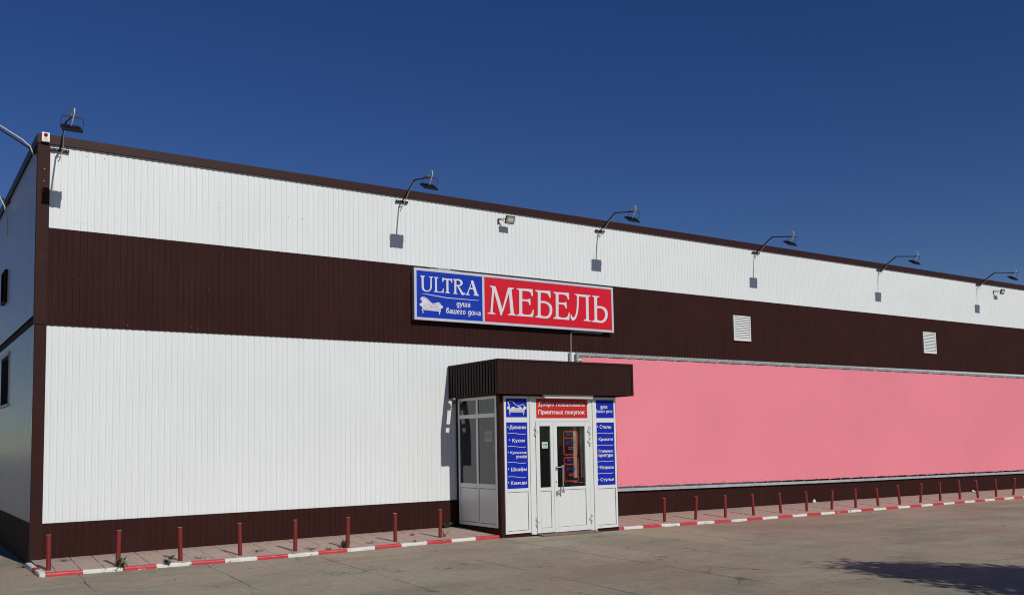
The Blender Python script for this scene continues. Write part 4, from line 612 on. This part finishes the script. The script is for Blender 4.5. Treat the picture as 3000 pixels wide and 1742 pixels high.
# door leaves
def leaf(x0, x1, gx0, gx1, gz0, gz1, pz0, pz1, zb, zt):
    f = MB(); a, c = F0-.006, FB-.006
    f.box(x0, gx0, a, c, zb, zt); f.box(gx1, x1, a, c, zb, zt)
    f.box(gx0, gx1, a, c, gz1, zt); f.box(gx0, gx1, a, c, pz1, gz0); f.box(gx0, gx1, a, c, zb, pz0)
    o = f.build('door', M['upvc'], pc, bevel=.004)
    s = MB(); s.box(gx0, gx1, F0+.014, F0+.022, gz0, gz1); s.build('glass', M['door_glass'], o)
    s = MB(); s.box(gx0+.004, gx1-.004, a+.012, c, pz0+.004, pz1-.004); s.build('lower_panel', M['upvc'], o, bevel=.002)
    s = MB(); s.frame(gx0, gx1, pz0, pz1, .004, a+.006, a+.011); s.build('gasket', M['seam'], o)
    return o
def hinge(o, x, z, side):
    h = MB(); yy = F0-.020
    h.tube([(x, yy-.004, z-.085), (x, yy-.004, z+.085)], .010, 8)
    h.box(x-.030 if side < 0 else x, x if side < 0 else x+.030, yy-.004, F0+.003, z+.022, z+.075)
    h.box(x-.030 if side < 0 else x, x if side < 0 else x+.030, yy-.004, F0+.003, z-.075, z-.022)
    h.box(x if side < 0 else x-.045, x+.045 if side < 0 else x, yy-.006, F0-.006, z-.020, z+.020)
    h.m = 1
    for dz in (-.010, .010): h.box((x+.030) if side < 0 else x-.040, (x+.040) if side < 0 else x-.030, yy-.009, yy-.006, z+dz-.004, z+dz+.004)
    for dz in (.035, .06, -.035, -.06): h.box(x-.024 if side < 0 else x+.012, x-.014 if side < 0 else x+.022, yy-.008, yy-.004, z+dz-.005, z+dz+.005)
    h.build('hinge', [M['upvc'], M['seam']], o)
dl = leaf(7.786, 8.166, 7.868, 8.104, .860, 1.946, .150, .797, .066, 2.024)
dr = leaf(8.170, 8.990, 8.252, 8.892, .852, 1.940, .145, .803, .058, 2.022)
hinge(dl, 7.782, 1.86, -1); hinge(dl, 7.782, .27, -1)
for z in (1.855, 1.66, .255): hinge(dr, 8.994, z, 1)
b = MB(); b.box(7.926, 8.054, F0+.0115, F0+.0130, 1.552, 1.664); b.m = 1; b.box(7.948, 8.028, F0+.0105, F0+.0112, 1.602, 1.632); b.box(7.945, 8.036, F0+.0105, F0+.0112, 1.568, 1.576)
b.m = 2; b.box(8.008, 8.036, F0+.0095, F0+.0102, 1.606, 1.628)
b.build('sticker', [M['sticker_pale'], M['sticker_teal'], M['sticker_blue']], dl)
# pull handle
b = MB(); b.tube([(8.318, F0-.075, .76), (8.318, F0-.075, 1.245)], .014, 10)
b.box(8.302, 8.334, F0-.090, F0-.060, 1.20, 1.25); b.box(8.302, 8.334, F0-.090, F0-.060, .755, .805)
b.tube([(8.318, F0-.075, 1.215), (8.225, F0-.030, 1.205), (8.222, F0-.008, 1.19)], .011, 8); b.tube([(8.318, F0-.075, .785), (8.225, F0-.030, .765), (8.222, F0-.008, .75)], .011, 8)
b.box(8.200, 8.240, F0-.016, F0-.0065, 1.155, 1.225); b.box(8.200, 8.240, F0-.016, F0-.0065, .70, .79)
b.build('handle', M['steel'], dr, bevel=.002)
b = MB(); b.box(8.205, 8.222, F0-.010, F0-.0065, .935, .965); b.build('keyhole', M['seam'], dr)
def hours(x0, x1, z0, z1):
    b = MB(); ys = F0+.0115
    for q, w in ((0, .007), (.016, .004)):
        X0, X1, Z0, Z1 = x0+q, x1-q, z0+q, z1-q; c = .020
        ring = [(X0+c,Z0),(X1-c,Z0),(X1,Z0+c),(X1,Z1-c),(X1-c,Z1),(X0+c,Z1),(X0,Z1-c),(X0,Z0+c)]
        inn = [(X0+c,Z0+w),(X1-c,Z0+w),(X1-w,Z0+c),(X1-w,Z1-c),(X1-c,Z1-w),(X0+c,Z1-w),(X0+w,Z1-c),(X0+w,Z0+c)]
        for i in range(8):
            k = (i+1) % 8; b.poly([(ring[i][0],ys,ring[i][1]),(ring[k][0],ys,ring[k][1]),(inn[k][0],ys,inn[k][1]),(inn[i][0],ys,inn[i][1])])
    W, H = x1-x0, z1-z0
    text_into(b, 'Режим работы', x0+W*.10, x1-W*.08, z0+H*.66, z0+H*.75, ys)
    rq = random.Random(2)     # two short lines too small and faded to read
    for zq in (.300, .235):
        q = x0+W*.32
        while q < x0+W*.70: l = rq.uniform(.008, .022); b.poly([(q,ys,z0+H*zq),(q+l,ys,z0+H*zq),(q+l,ys,z0+H*(zq+.028)),(q,ys,z0+H*(zq+.028))]); q += l+.004
    b.m = 1
    text_into(b, '10°°-19°°', x0+W*.13, x0+W*.88, z0+H*.44, z0+H*.565, ys)
    b.poly([(x0+W*.16,ys,z0+H*.86),(x0+W*.5,ys,z0+H*.83),(x0+W*.5,ys,z0+H*.88),(x0+W*.3,ys,z0+H*.91)])
    return b
hours(8.405, 8.738, 1.420, 1.853).build('opening_hours', [M['sticker_red'], M['sticker_blue']], dr)
hours(8.409, 8.742, .942, 1.384).build('opening_hours', [M['sticker_red'], M['sticker_blue']], dr)
# beige strips behind the right leaf, standing in for reflections in its glass
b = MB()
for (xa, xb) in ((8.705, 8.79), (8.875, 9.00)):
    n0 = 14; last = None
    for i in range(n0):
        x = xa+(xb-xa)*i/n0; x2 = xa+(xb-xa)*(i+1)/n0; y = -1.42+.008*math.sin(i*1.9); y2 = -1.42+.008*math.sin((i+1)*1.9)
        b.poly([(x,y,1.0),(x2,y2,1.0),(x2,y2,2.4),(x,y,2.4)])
b.build('reflection_strip', M['reflection_strip'], pc)

tb = empty('threshold_board', (0,0,0), label='worn brown board lying in front of the double door', cat='board')
b = MB(); b.poly([(7.79,-1.72,.035),(9.10,-1.72,.005),(9.10,-1.50,.045),(7.79,-1.50,.058)]); b.poly([(7.79,-1.72,.0),(9.10,-1.72,-.03),(9.10,-1.72,.005),(7.79,-1.72,.035)])
b.poly([(7.79,-1.72,.0),(7.79,-1.72,.035),(7.79,-1.50,.058),(7.79,-1.50,.0)]); b.poly([(9.10,-1.72,.005),(9.10,-1.72,-.03),(9.10,-1.50,-.03),(9.10,-1.50,.045)])
b.build('board', M['board'], tb)

tl = empty('tube_lamp', (7.90,-1.655,2.475), label='white tube lamp fixed under the canopy over the door', cat='lamp')
b = MB(); b.box(0, 1.12, .0, .05, -.012, .030); b.build('housing', M['upvc'], tl, bevel=.006)
b = MB(); b.tube([(.0,.012,-.010),(.03,.005,-.026),(1.09,.005,-.026),(1.12,.012,-.010)], [.008,.020,.020,.008], 10); b.build('diffuser', M['lens'], tl)
b = MB(); b.tube([(1.11,.03,.02),(1.14,.06,.05),(1.15,.10,.10)], .004, 6); b.build('cable', M['grey_tube'], tl)

cc = empty('security_camera', (6.935,-.14,2.50), label='small round security camera under the left end of the canopy', cat='camera')
b = MB(); b.box(-.022,.022,-.022,.022,-.03,.0); b.build('base', M['sign_side'], cc)
b = MB(); b.tube([(0,0,-.03),(0,-.005,-.05),(0,-.01,-.075),(0,-.01,-.10),(0,-.01,-.115)], [.026,.032,.030,.020,.006], 12); b.build('dome', M['black'], cc)
b = MB(); b.tube([(.0,.03,-.02),(.02,.10,-.12),(.06,.125,-.16)], .005, 6); b.build('cable', M['black'], cc)

# ------------------------------------------------------------------ main sign
sg = empty('shop_sign', (0,0,0), label='long blue and red lightbox sign with white lettering on the brown band', cat='sign')
SY = -.135
b = MB(); b.box(6.145, 10.855, SY+.03, -.017, 3.932, 4.870); b.build('case', M['sign_side'], sg)
b = MB(); b.frame(6.135, 10.865, 3.922, 4.880, .050, SY, SY+.03); b.box(7.600, 7.650, SY, SY+.03, 3.972, 4.830); b.build('frame', M['sign_frame'], sg, bevel=.003)
bp = MB(); bp.box(6.185, 7.600, SY+.006, SY+.028, 3.972, 4.830); bp = bp.build('blue_panel', M['blue'], sg)
rp = MB(); rp.box(7.650, 10.815, SY+.006, SY+.028, 3.972, 4.830); rp = rp.build('red_panel', M['red'], sg)
outlines(G['red'], SY+.0035).build('lettering', M['letter'], rp)
outlines(G['blue'][:-1], SY+.0035).build('lettering', M['letter'], bp); outlines(G['blue'][-1:], SY+.0035).build('swash_line', M['letter'], bp)
for s, bx_ in TX['S']: lettering(s, bx_, SY+.0035, M['letter'], bp, w=.13, style='c', shear=.08)
b = outlines(G['sofa'], SY+.0035); b.m = 1; strips(b, G['sofaline'], SY+.0015, .0001); b.build('sofa_emblem', [M['letter'], M['lineink']], bp)
b = MB(); b.tube([(10.60, SY+.05, 3.925),(10.58,-.06,3.90),(9.86,-.05,3.905),(9.80,-.045,3.885),(9.785,-.04,3.83),(9.785,-.032,3.2),(9.785,-.025,3.05)], .011, 8); b.build('cable', M['grey_tube'], sg)
b = MB(); b.box(6.66, 6.93, -.09, -.03, 4.884, 4.915); b.tube([(6.5,-.06,4.90),(6.66,-.06,4.90)], .010, 6); b.tube([(6.93,-.06,4.90),(7.2,-.07,4.885)], .008, 6); b.build('power_supply', M['grey_tube'], sg, bevel=.003)

# ------------------------------------------------------------------ pink tarpaulin banner on a pipe frame
bn = empty('banner', (0,0,0), label='long blank pink tarpaulin laced to a grey metal frame right of the porch', cat='banner')
XT = 34.0
def ztop(x): return interp(x, [10, 19, 28], [3.388, 3.380, 3.352])
def zbot(x): return interp(x, [9.7, 11, 17.5, 27.3], [.722, .712, .632, .548])
b = MB(); n = 150
for i in range(n):
    x = 10.03+(XT-10.03)*i/n; x2 = 10.03+(XT-10.03)*(i+1)/n
    w = lambda x: .004*math.sin(x*7.3)+.003*math.sin(x*17.1)
    rows = [(0, 0), (.25, .006), (.5, .009), (.75, .006), (1, 0)]
    for (t0, d0), (t1, d1) in zip(rows, rows[1:]):
        q = lambda xx, t, d: (xx, -.075-d*math.sin(xx*1.1)*.8+w(xx)*(.2+abs(t-.5)*1.6), zbot(xx)+(ztop(xx)-zbot(xx))*t+(w(xx)*1.2 if t in (0, 1) else 0))
        b.poly([q(x,t0,d0), q(x2,t0,d0), q(x2,t1,d1), q(x,t1,d1)])
o = b.build('sheet', M['pink'], bn)
o.data.shade_smooth()
def pipe(xs, zf, name, m, h=.038, y=-.055):
    b = MB()
    for x0, x1 in zip(xs, xs[1:]):
        n0 = len(b.v); b.v += [(x0,y-h/2,zf(x0)-h),(x0,y-h/2,zf(x0)+h),(x0,y+h/2,zf(x0)+h),(x0,y+h/2,zf(x0)-h),(x1,y-h/2,zf(x1)-h),(x1,y-h/2,zf(x1)+h),(x1,y+h/2,zf(x1)+h),(x1,y+h/2,zf(x1)-h)]
        for f in ((0,4,5,1),(1,5,6,2),(2,6,7,3),(3,7,4,0)): b.f.append(tuple(n0+k for k in f)); b.mi.append(0)
    return b.build(name, m, bn)
xs = [9.93]+[10+i for i in range(1, 25)]
pipe(xs, lambda x: ztop(x)+.054, 'frame_rail', M['grey_frame'], .030)
pipe([9.70]+xs[1:], lambda x: zbot(x)-.070, 'frame_rail', M['white_frame'], .030)
b = MB(); b.box(9.895, 9.93, -.073, -.037, .65, 3.47); b.box(9.735, 9.775, -.055, -.02, 3.05, 3.47); b.build('frame_post', M['grey_frame'], bn)
b = MB(); x = 10.15; rr = random.Random(5)
while x < XT-.6:
    L = .27+rr.uniform(-.03,.05); b.tube([(x, -.083, ztop(x)-.035), (x+L*.75, -.074, ztop(x)+.088)], .0042, 4); b.tube([(x+L*.75, -.074, ztop(x)+.088),(x+L, -.074, ztop(x)+.03)], .003, 4)
    x += L+rr.uniform(.12,.22)
x = 9.78
while x < XT-.6:
    L = .12+rr.uniform(-.02,.03); b.tube([(x, -.078, zbot(x)-.105), (x+L, -.083, zbot(x)+.02)], .0040, 4); x += .44+rr.uniform(-.05,.08)
for i in range(4): b.tube([(9.90+.02*i, -.078, 3.43-.06*i), (10.06, -.083, 3.34+.03*math.sin(i*2))], .004, 4); b.tube([(9.89, -.078, 3.34+.05*(i%2)), (9.98,-.08,3.47-.09*(i%3))], .004, 4)
lo = b.build('lacing', M['rope'], bn); lo['kind'] = 'stuff'
b = MB(); x = 10.35
while x < XT: b.poly([(x+.009*math.cos(i*1.05), -.092, zbot(x)+.045+.009*math.sin(i*1.05)) for i in range(6)]); x += .62
b.build('eyelets', M['seam'], bn)['kind'] = 'stuff'

# ------------------------------------------------------------------ floodlights on arms
def arm_light(label, group):
    r = empty('arm_floodlight', label=label, cat='floodlight', group=group)
    b = MB(); b.box(-.125, .125, -.030, -.010, -.020, .020); b.m = 1
    for x in (-.10, -.05, .05, .10): b.box(x-.004, x+.004, -.033, -.030, -.004, .004)
    b.build('bracket', [M['dark_metal'], M['cream_tube']], r)
    b = MB(); b.tube([(0,-.02,0),(0,-.27,.145),(0,-.53,.285)], .014, 6); b.tube([(0,-.525,.283),(0,-1.12,.178)], .012, 6); b.build('arm', M['dark_metal'], r)
    b = MB(); b.box(-.122, .122, -1.130, -1.105, .170, .188); b.build('crossbar', M['rusty_metal'], r)
    # lamp head: tilted slim box with cooling fins, lens towards wall and ground
    h = Matrix.Translation((0, -1.035, .030)) @ Matrix.Rotation(R_(33), 4, 'X')
    b = MB(); b.box(-.132, .132, -.108, .102, -.012, .018, h)
    for i in range(9): b.box(-.105+i*.0245, -.098+i*.0245, -.080, .080, .018, .036, h)
    b.box(-.045, .045, -.04, .04, .018, .045, h)
    hd = b.build('lamp_head', M['dark_metal'], r, bevel=.003)
    b = MB(); b.box(-.118, .118, -.082, .082, -.017, -.0125, h); b.build('lens', M['grey_lens'], hd)
    for s in (-1, 1): b = MB(); b.tube([(s*.118,-1.118,.180),(s*.142,-1.112,.165),(s*.142,-1.04,.032)], .0036, 6); b.build('yoke', M['dark_metal'], r)
    b = MB(); b.tube([(-.0,-1.00,.215),(.01,-1.04,.280),(.015,-1.085,.310),(.02,-1.135,.290),(.015,-1.145,.22),(.0,-1.10,.12),(-.01,-1.05,.05)], [.008]*7, 8); b.build('conduit', M['cream_tube'], r); b = MB()
    b.tube([(.0,-.50,.245),(.004,-.30,.135),(.026,-.12,.01),(.014,-.06,-.06),(-.012,-.045,-.125)], .0075, 8)
    b.build('conduit', M['cream_tube'], r)
    return r
GL = 'floodlights on bent arms along the roof edge'
spots = [(.262, 6.112,'black arm floodlight at the left roof corner beside the siren'), (5.953,6.093,'black arm floodlight on the roof edge above the left end of the sign'),
 (10.64,6.083,'black arm floodlight on the roof edge above the right end of the sign'), (15.497,6.112,'black arm floodlight on the roof edge above the nearer white vent'),
 (20.434,6.135,'black arm floodlight on the roof edge left of the farther white vent'), (25.331,6.135,'black arm floodlight on the roof edge farthest right, beside a small floodlight')]
proto = arm_light(spots[0][2], GL)
for i, (x, z, lb_) in enumerate(spots):
    o = proto if i == 0 else copy_tree(proto)
    o.location = (x, -.012, z); o['label'] = lb_
o = copy_tree(proto); o.location = (-.012, .27, 6.125); o.rotation_euler = (0,0,-math.pi/2); o['label'] = 'arm floodlight on the left side wall nearest the corner, head out of view'
o2 = copy_tree(proto); o2.location = (-.012, 3.80, 6.16); o2.rotation_euler = (0,0,-math.pi/2); o2['label'] = 'arm floodlight farther back on the left side wall'
for q, ln in ((o, 0), (o2, 1)):
    q['group'] = 'floodlights on the side wall'
    cs = sorted((ch for ch in q.children if ch.name.startswith('conduit')), key=lambda c_: c_.name)
    for ch in cs[1:]:
        if True:
            b = MB()
            if ln: b.tube([(-.02,-1.04,.30),(.018,-.55,.315),(.02,-.32,.22),(.03,-.17,.10),(.05,-.08,-.10),(.03,-.03,-.35),(-.02,-.03,-.60)], .011, 8)
            else: b.tube([(-.02,-1.04,.245),(.0,-.60,.330),(.0,-.50,.325),(.01,-.20,.16),(.03,-.09,.06),(.02,-.04,-.06),(.01,-.02,-.09)], .010, 8)
            me = bpy.data.meshes.new('conduit'); me.from_pydata(b.v, [], b.f); me.materials.append(M['cream_tube']); ch.data = me

def wall_light(x, z, label):
    r = empty('wall_floodlight', (x, -.012, z), label=label, cat='floodlight', group='small floodlights under the roof edge')
    b = MB(); b.box(-.14,-.12,-.014,-.004,-.09,.02); b.tube([(-.13,-.01,.0),(-.06,-.10,-.03)], .008, 6); b.tube([(-.13,-.01,.02),(-.02,-.16,.0)], .007, 6); b.tube([(-.13,-.01,-.07),(-.13,-.01,.02)], .006, 6); b.build('bracket', M['dark_metal'], r)
    h = Matrix.Translation((.02, -.20, -.03)) @ Matrix.Rotation(R_(22), 4, 'X')
    b = MB(); b.box(-.108,.108,-.014,.020,-.080,.080,h); hd = b.build('lamp_head', M['black'], r, bevel=.012)
    b = MB(); b.box(-.094,.094,-.0175,-.0145,-.066,.066,h); b.m = 1; b.box(-.060,.060,-.0195,-.0178,-.030,.040,h); b.build('lens', [M['grey_lens'], M['lens']], hd, bevel=.002)
    b = MB(); b.tube([(.0,-.20,-.11),(.0,-.18,-.14)], .004, 5); b.build('cable', M['dark_metal'], r)
wall_light(8.20, 6.02, 'small square floodlight under the roof edge above the sign')
wall_light(26.30, 6.00, 'small square floodlight under the far right roof edge')

sr = empty('alarm_siren', (.062, -.06, 6.262), label='white alarm siren box with red light on the roof corner', cat='alarm siren')
b = MB(); b.box(-.052,.052,-.030,.030,-.062,.075); b.m = 1
for i in range(3): b.box(-.022,.026,-.0315,-.0302,-.048+i*.016,-.043+i*.016)
b.build('housing', [M['siren_white'], M['seam']], sr, bevel=.005)
b = MB(); b.tube([(0,-.030,.035),(0,-.040,.035),(0,-.050,.035),(0,-.055,.035)], [.027,.026,.017,.004], 14); b.build('red_light', M['siren_red'], sr)

# ------------------------------------------------------------------ bollards
BD = [[0.071,-1.155,0.091,-0.005,0.468],[0.914,-1.255,0.082,0.01,0.482],[1.757,-1.215,0.077,0.007,0.471],[2.633,-1.155,0.074,0.016,0.476],[3.476,-1.175,0.069,-0.0,0.476],[4.28,-1.305,0.072,0.006,0.469],[5.192,-1.15,0.091,-0.027,0.464],[6.057,-1.115,0.092,-0.005,0.47],[11.237,-1.09,0.034,0.016,0.47],[12.104,-1.09,0.023,0.03,0.471],[12.974,-1.1,0.013,0.042,0.463],[13.841,-1.105,0.007,0.026,0.454],[14.742,-1.09,0.002,0.031,0.448],[15.611,-1.105,-0.005,-0.005,0.443],[16.48,-1.12,-0.011,0.032,0.437],[17.342,-1.145,-0.018,0.033,0.429],[18.203,-1.155,-0.024,0.022,0.439],[19.083,-1.16,-0.03,0.061,0.474],[20.047,-1.105,-0.032,0.041,0.482],[20.949,-1.095,-0.036,-0.0,0.469],[21.872,-1.09,-0.041,0.029,0.492],[22.728,-1.1,-0.045,0.033,0.477],[23.577,-1.135,-0.052,0.053,0.472],[24.53,-1.105,-0.055,0.071,0.482]]
def bollard_mesh():
    b = MB(); r = .031; n = 16
    b.tube([(0,0,-.12),(0,0,.47)], r, n, cap=False); b.m = 1
    # rim and hollow inside
    o = len(b.v); b.v += [(r*math.cos(2*math.pi*k/n), r*math.sin(2*math.pi*k/n), .47) for k in range(n)]+[((r-.005)*math.cos(2*math.pi*k/n), (r-.005)*math.sin(2*math.pi*k/n), .472) for k in range(n)]+[((r-.005)*math.cos(2*math.pi*k/n), (r-.005)*math.sin(2*math.pi*k/n), .40) for k in range(n)]
    for k in range(n):
        k2 = (k+1) % n; b.f.append((o+k, o+k2, o+n+k2, o+n+k)); b.mi.append(1); b.f.append((o+n+k, o+n+k2, o+2*n+k2, o+2*n+k)); b.mi.append(2)
    b.f.append(tuple(o+2*n+k for k in range(n))); b.mi.append(2)
    return b
bo = bollard_mesh().build('bollard', [M['bollard'], M['kerb_white'], M['dark_inside']]); bo.data.shade_smooth()
LAB = ['red pipe bollard nearest the left building corner', 'red pipe bollard with tall leafy weed at its foot', 'red pipe bollard right of the broad leaved weed on the kerb', 'red pipe bollard, fourth from the left building corner',
 'red pipe bollard, fourth to the left of the porch', 'red pipe bollard with low green weeds at its foot', 'red pipe bollard leaning left, second to the left of the porch', 'red pipe bollard just left of the porch with a small weed',
 'first red pipe bollard right of the porch']+['red pipe bollard, %s from the porch on its right side' % w for w in ('second','third','fourth','fifth','sixth','seventh','eighth','ninth','tenth')]+['red pipe bollard, %s from the right edge of the photo' % w for w in ('sixth','fifth','fourth','third','second')]+['red pipe bollard farthest right in the photo']
for i, (x, y, z, tx, h) in enumerate(BD):
    o = bo if i == 0 else bo.copy()
    if i: COL.objects.link(o)
    o.location = (x, y, pav(x, y)); o.rotation_euler = (R_([0,1,-1.5,.5][i % 4]), math.atan2(tx, h), i*1.3); o.scale = (1, 1, h/.472)
    tag(o, LAB[i], 'bollard', 'red bollards along the kerb')

# ------------------------------------------------------------------ weeds and litter
def blade(b, base, ang, L, w, lean, droop=.5, seg=4):
    """one pointed leaf, curved"""
    dx, dy = math.cos(ang), math.sin(ang); px, py = -dy, dx; last = None
    for i in range(seg+1):
        t = i/seg; r = L*lean*t+L*.2*t*t; h = L*(1-lean*.5)*t-L*droop*t*t; ww = w*math.sin(math.pi*min(.12+t*.88, 1))*.5
        c = (base[0]+dx*r, base[1]+dy*r, base[2]+h); a = (c[0]-px*ww, c[1]-py*ww, c[2]); d = (c[0]+px*ww, c[1]+py*ww, c[2])
        if last: b.poly([last[0], a, d, last[1]])
        last = (a, d)
def leafy(x, y, z, n, L, w, label, mat_, seed, stems=3, sh=.12, name='weed'):
    r = random.Random(seed); e = empty(name, (x, y, z), label=label, cat='weed', group='weeds growing through the paving')
    s = MB(); b = MB(); tops = []
    for k in range(stems):
        a = r.uniform(0, 6.28); h = sh*r.uniform(.6, 1.25); d = r.uniform(.01, .06); p = (math.cos(a)*d*2, math.sin(a)*d*2, h)
        s.tube([(math.cos(a)*.01, math.sin(a)*.01, -.02), (p[0]*.5, p[1]*.5, h*.55), p], [.004,.003,.0015], 5); tops.append(p)
    for i in range(n):
        p = r.choice(tops); t = r.uniform(.05, 1)**.8
        blade(b, (p[0]*t, p[1]*t, p[2]*t), r.uniform(0, 6.28), L*r.uniform(.6, 1.2), w*r.uniform(.7, 1.2), r.uniform(.5, 1.0), r.uniform(.2, .75))
    s.build('stem', M['stem'], e); b.build('leaves', mat_, e); return e
leafy(.93, -1.40, .06, 75, .11, .018, 'tall leafy green weed at the foot of the second bollard', M['leaf'], 1, 6, .13)
leafy(1.52, -1.42, .06, 22, .07, .06, 'broad leaved green weed hanging over the white kerb band', M['leaf_dark'], 2, 4, .09)
leafy(4.24, -1.26, .07, 90, .065, .028, 'bushy green weed round the sixth bollard', M['leaf'], 3, 7, .09)
leafy(6.14, -1.10, .09, 24, .06, .020, 'small weed beside the bollard nearest the porch', M['leaf'], 4, 4, .09)
leafy(6.76, -.09, .14, 40, .09, .032, 'low green weed against the wall beside the porch', M['leaf'], 5, 5, .07)
leafy(9.95, -.08, .10, 22, .06, .025, 'dark weed against the wall right of the porch', M['leaf_dark'], 6, 4, .07)
leafy(-.10, -.16, .04, 16, .07, .02, 'small weed at the foot of the left building corner', M['leaf_dark'], 12, 4, .05)
def dried(x, y, seed, label, n=7, L=.10):
    r = random.Random(seed); z = pav(x, y) if y > -1.4 else gz(x); b = MB()
    for i in range(n):
        a = r.uniform(0, 6.28); l = L*r.uniform(.5, 1.3)
        b.tube([(0,0,.004), (math.cos(a)*l*.5, math.sin(a)*l*.4, .012+r.uniform(0,.02)), (math.cos(a+.4)*l, math.sin(a+.4)*l, .006+r.uniform(0,.05))], [.003,.0022,.001], 4)
        for k in range(3):
            t = r.uniform(.4, 1); blade(b, (math.cos(a)*l*t, math.sin(a)*l*t, .01), r.uniform(0, 6.28), .028, .010, .9, .1, 2)
    o = b.build('dried_weed', M['dry'], loc=(x, y, z)); tag(o, label, 'weed', 'dried weeds on the paving')
dried(.35,-.42,1,'dried weed between the first two bollards by the wall'); dried(2.02,-1.16,2,'dried weed on the paving behind the third bollard', 6)
dried(2.95,-.95,3,'dried weed between the fourth and fifth bollards', 9, .13); dried(3.72,-1.15,5,'dried weed sprig on the paving left of the sixth bollard', 9, .15)
dried(5.76,-.66,6,'dried weed between the last two bollards left of the porch', 9, .05); dried(4.75,-1.12,7,'dried weed left of the leaning bollard', 7, .13); dried(5.47,-1.36,8,'dried weed growing from the cracked white kerb band', 5, .08)
dried(3.95,-1.33,9,'dried weed tuft behind the kerb near the sixth bollard', 9, .07)
b = MB(); b.poly([(0,0,0),(.09,-.01,0),(.05,.01,.09)]); b.poly([(.09,-.01,0),(.12,.03,.03),(.05,.01,.09)]); b.poly([(0,0,0),(.05,.01,.09),(-.01,.03,.04)])
tag(b.build('paper_scrap', M['paper'], loc=(17.2,-.06,wz(17.2))), 'crumpled white paper scrap against the base of the wall', 'litter')
b = MB(); b.poly([(0,0,0),(.12,-.02,0),(.10,.05,.05),(.02,.04,.04)])
tag(b.build('paper_scrap', M['paper'], loc=(24.3,-.07,wz(24.3)+.005)), 'tiny far scrap of paper by the wall at the right', 'litter')
b = MB(); b.poly([(0,0,.004),(.045,-.006,.004),(.05,.008,.012),(.004,.012,.012)])
tag(b.build('plaster_chip', M['paper'], loc=(1.13,-1.475,gz(1.13))), 'white chip lying below the second red kerb band', 'litter')
# scattered grit, leaves and twigs: nobody could count them
b = MB(); rr = random.Random(21)
def crumb(x, y, z, s):
    a = rr.uniform(0, 6.28); p = [(x+s*math.cos(a+k*2.1)*rr.uniform(.6,1.3), y+s*math.sin(a+k*2.1)*rr.uniform(.6,1.3), z+.002) for k in range(3)]; t = (x, y, z+s*rr.uniform(.3,.8))
    b.poly(p); b.poly([p[0],p[1],t]); b.poly([p[1],p[2],t]); b.poly([p[2],p[0],t])
for i in range(260):
    x = rr.uniform(0, 7) if rr.random() < .6 else rr.uniform(9.8, 22); y = -rr.random()**1.5*1.3-.02
    if rr.random() < .35: y = -rr.uniform(.0,.08)
    crumb(x, y, pav(x, y), rr.uniform(.004,.013))
for i in range(420):
    x = rr.uniform(-4, 18); y = rr.uniform(-9, -1.5); crumb(x, y, gz(x), rr.uniform(.003,.010)*(1.6 if rr.random() < .08 else 1))
for i in range(160):
    x = rr.uniform(.1, 7); crumb(x, -1.47+rr.uniform(-.04,.01), gz(x), rr.uniform(.004,.012))
tag(b.build('debris', M['concrete_dk']), 'scattered grit, twigs and dry leaves on the paving', 'debris', kind='stuff')

# ------------------------------------------------------------------ the tree whose shade falls on the yard (outside the picture, right of the viewer)
def tree(x, y, ch, R, seed):
    r = random.Random(seed); e = empty('tree', (x, y, gz(x)), label='leafy broad tree standing right of the camera and shading the yard', cat='tree')
    b = MB(); b.tube([(0,0,-.1),(.03,.02,.9),(-.03,.05,ch*.62),(.0,.0,ch*.9)], [.16,.12,.095,.05], 10)
    tips = []
    for k in range(46):
        a = r.uniform(0, 6.28); u = r.uniform(-.75, .95); q = math.sqrt(1-u*u)*r.uniform(.55, 1.0)
        tip = Vector((math.cos(a)*q*R, math.sin(a)*q*R, ch+u*R*1.12)); z0 = ch*r.uniform(.45, .85); mid = Vector((tip.x*.45, tip.y*.45, (z0+tip.z)/2+.1))
        b.tube([(0,.02,z0), tuple(mid), tuple(tip)], [.045,.025,.008], 5); tips.append(tip)
    b.build('trunk', M['bark'], e)
    l = MB()
    for t in tips:
        for i in range(300):
            cc_ = Vector((0,0,ch)); p = cc_+(t-cc_)*r.uniform(.25, 1.02)+Vector((r.gauss(0,.20), r.gauss(0,.20), r.gauss(0,.16)))
            p.z = p.z if p.z > ch*.32 else ch*.32+r.random()*.3
            n = Vector((r.gauss(0,1), r.gauss(0,1), r.gauss(.6,1))).normalized(); a = n.orthogonal().normalized()*r.uniform(.05,.085); c = n.cross(a)*.55
            l.poly([tuple(p-a), tuple(p-c), tuple(p+a), tuple(p+c)])
    for i in range(5200):
        d = Vector((r.gauss(0,1), r.gauss(0,1), r.gauss(0,1))).normalized()*r.random()**.4; p = Vector((d.x*R*.93, d.y*R*.93, ch+d.z*R*1.06))
        n = Vector((r.gauss(0,1), r.gauss(0,1), r.gauss(.6,1))).normalized(); a = n.orthogonal().normalized()*r.uniform(.05,.085); c = n.cross(a)*.55
        l.poly([tuple(p-a), tuple(p-c), tuple(p+a), tuple(p+c)])
    l.build('crown', M['tree_leaf'], e)
tree(9.43, -14.45, 3.3, 1.55, 4)
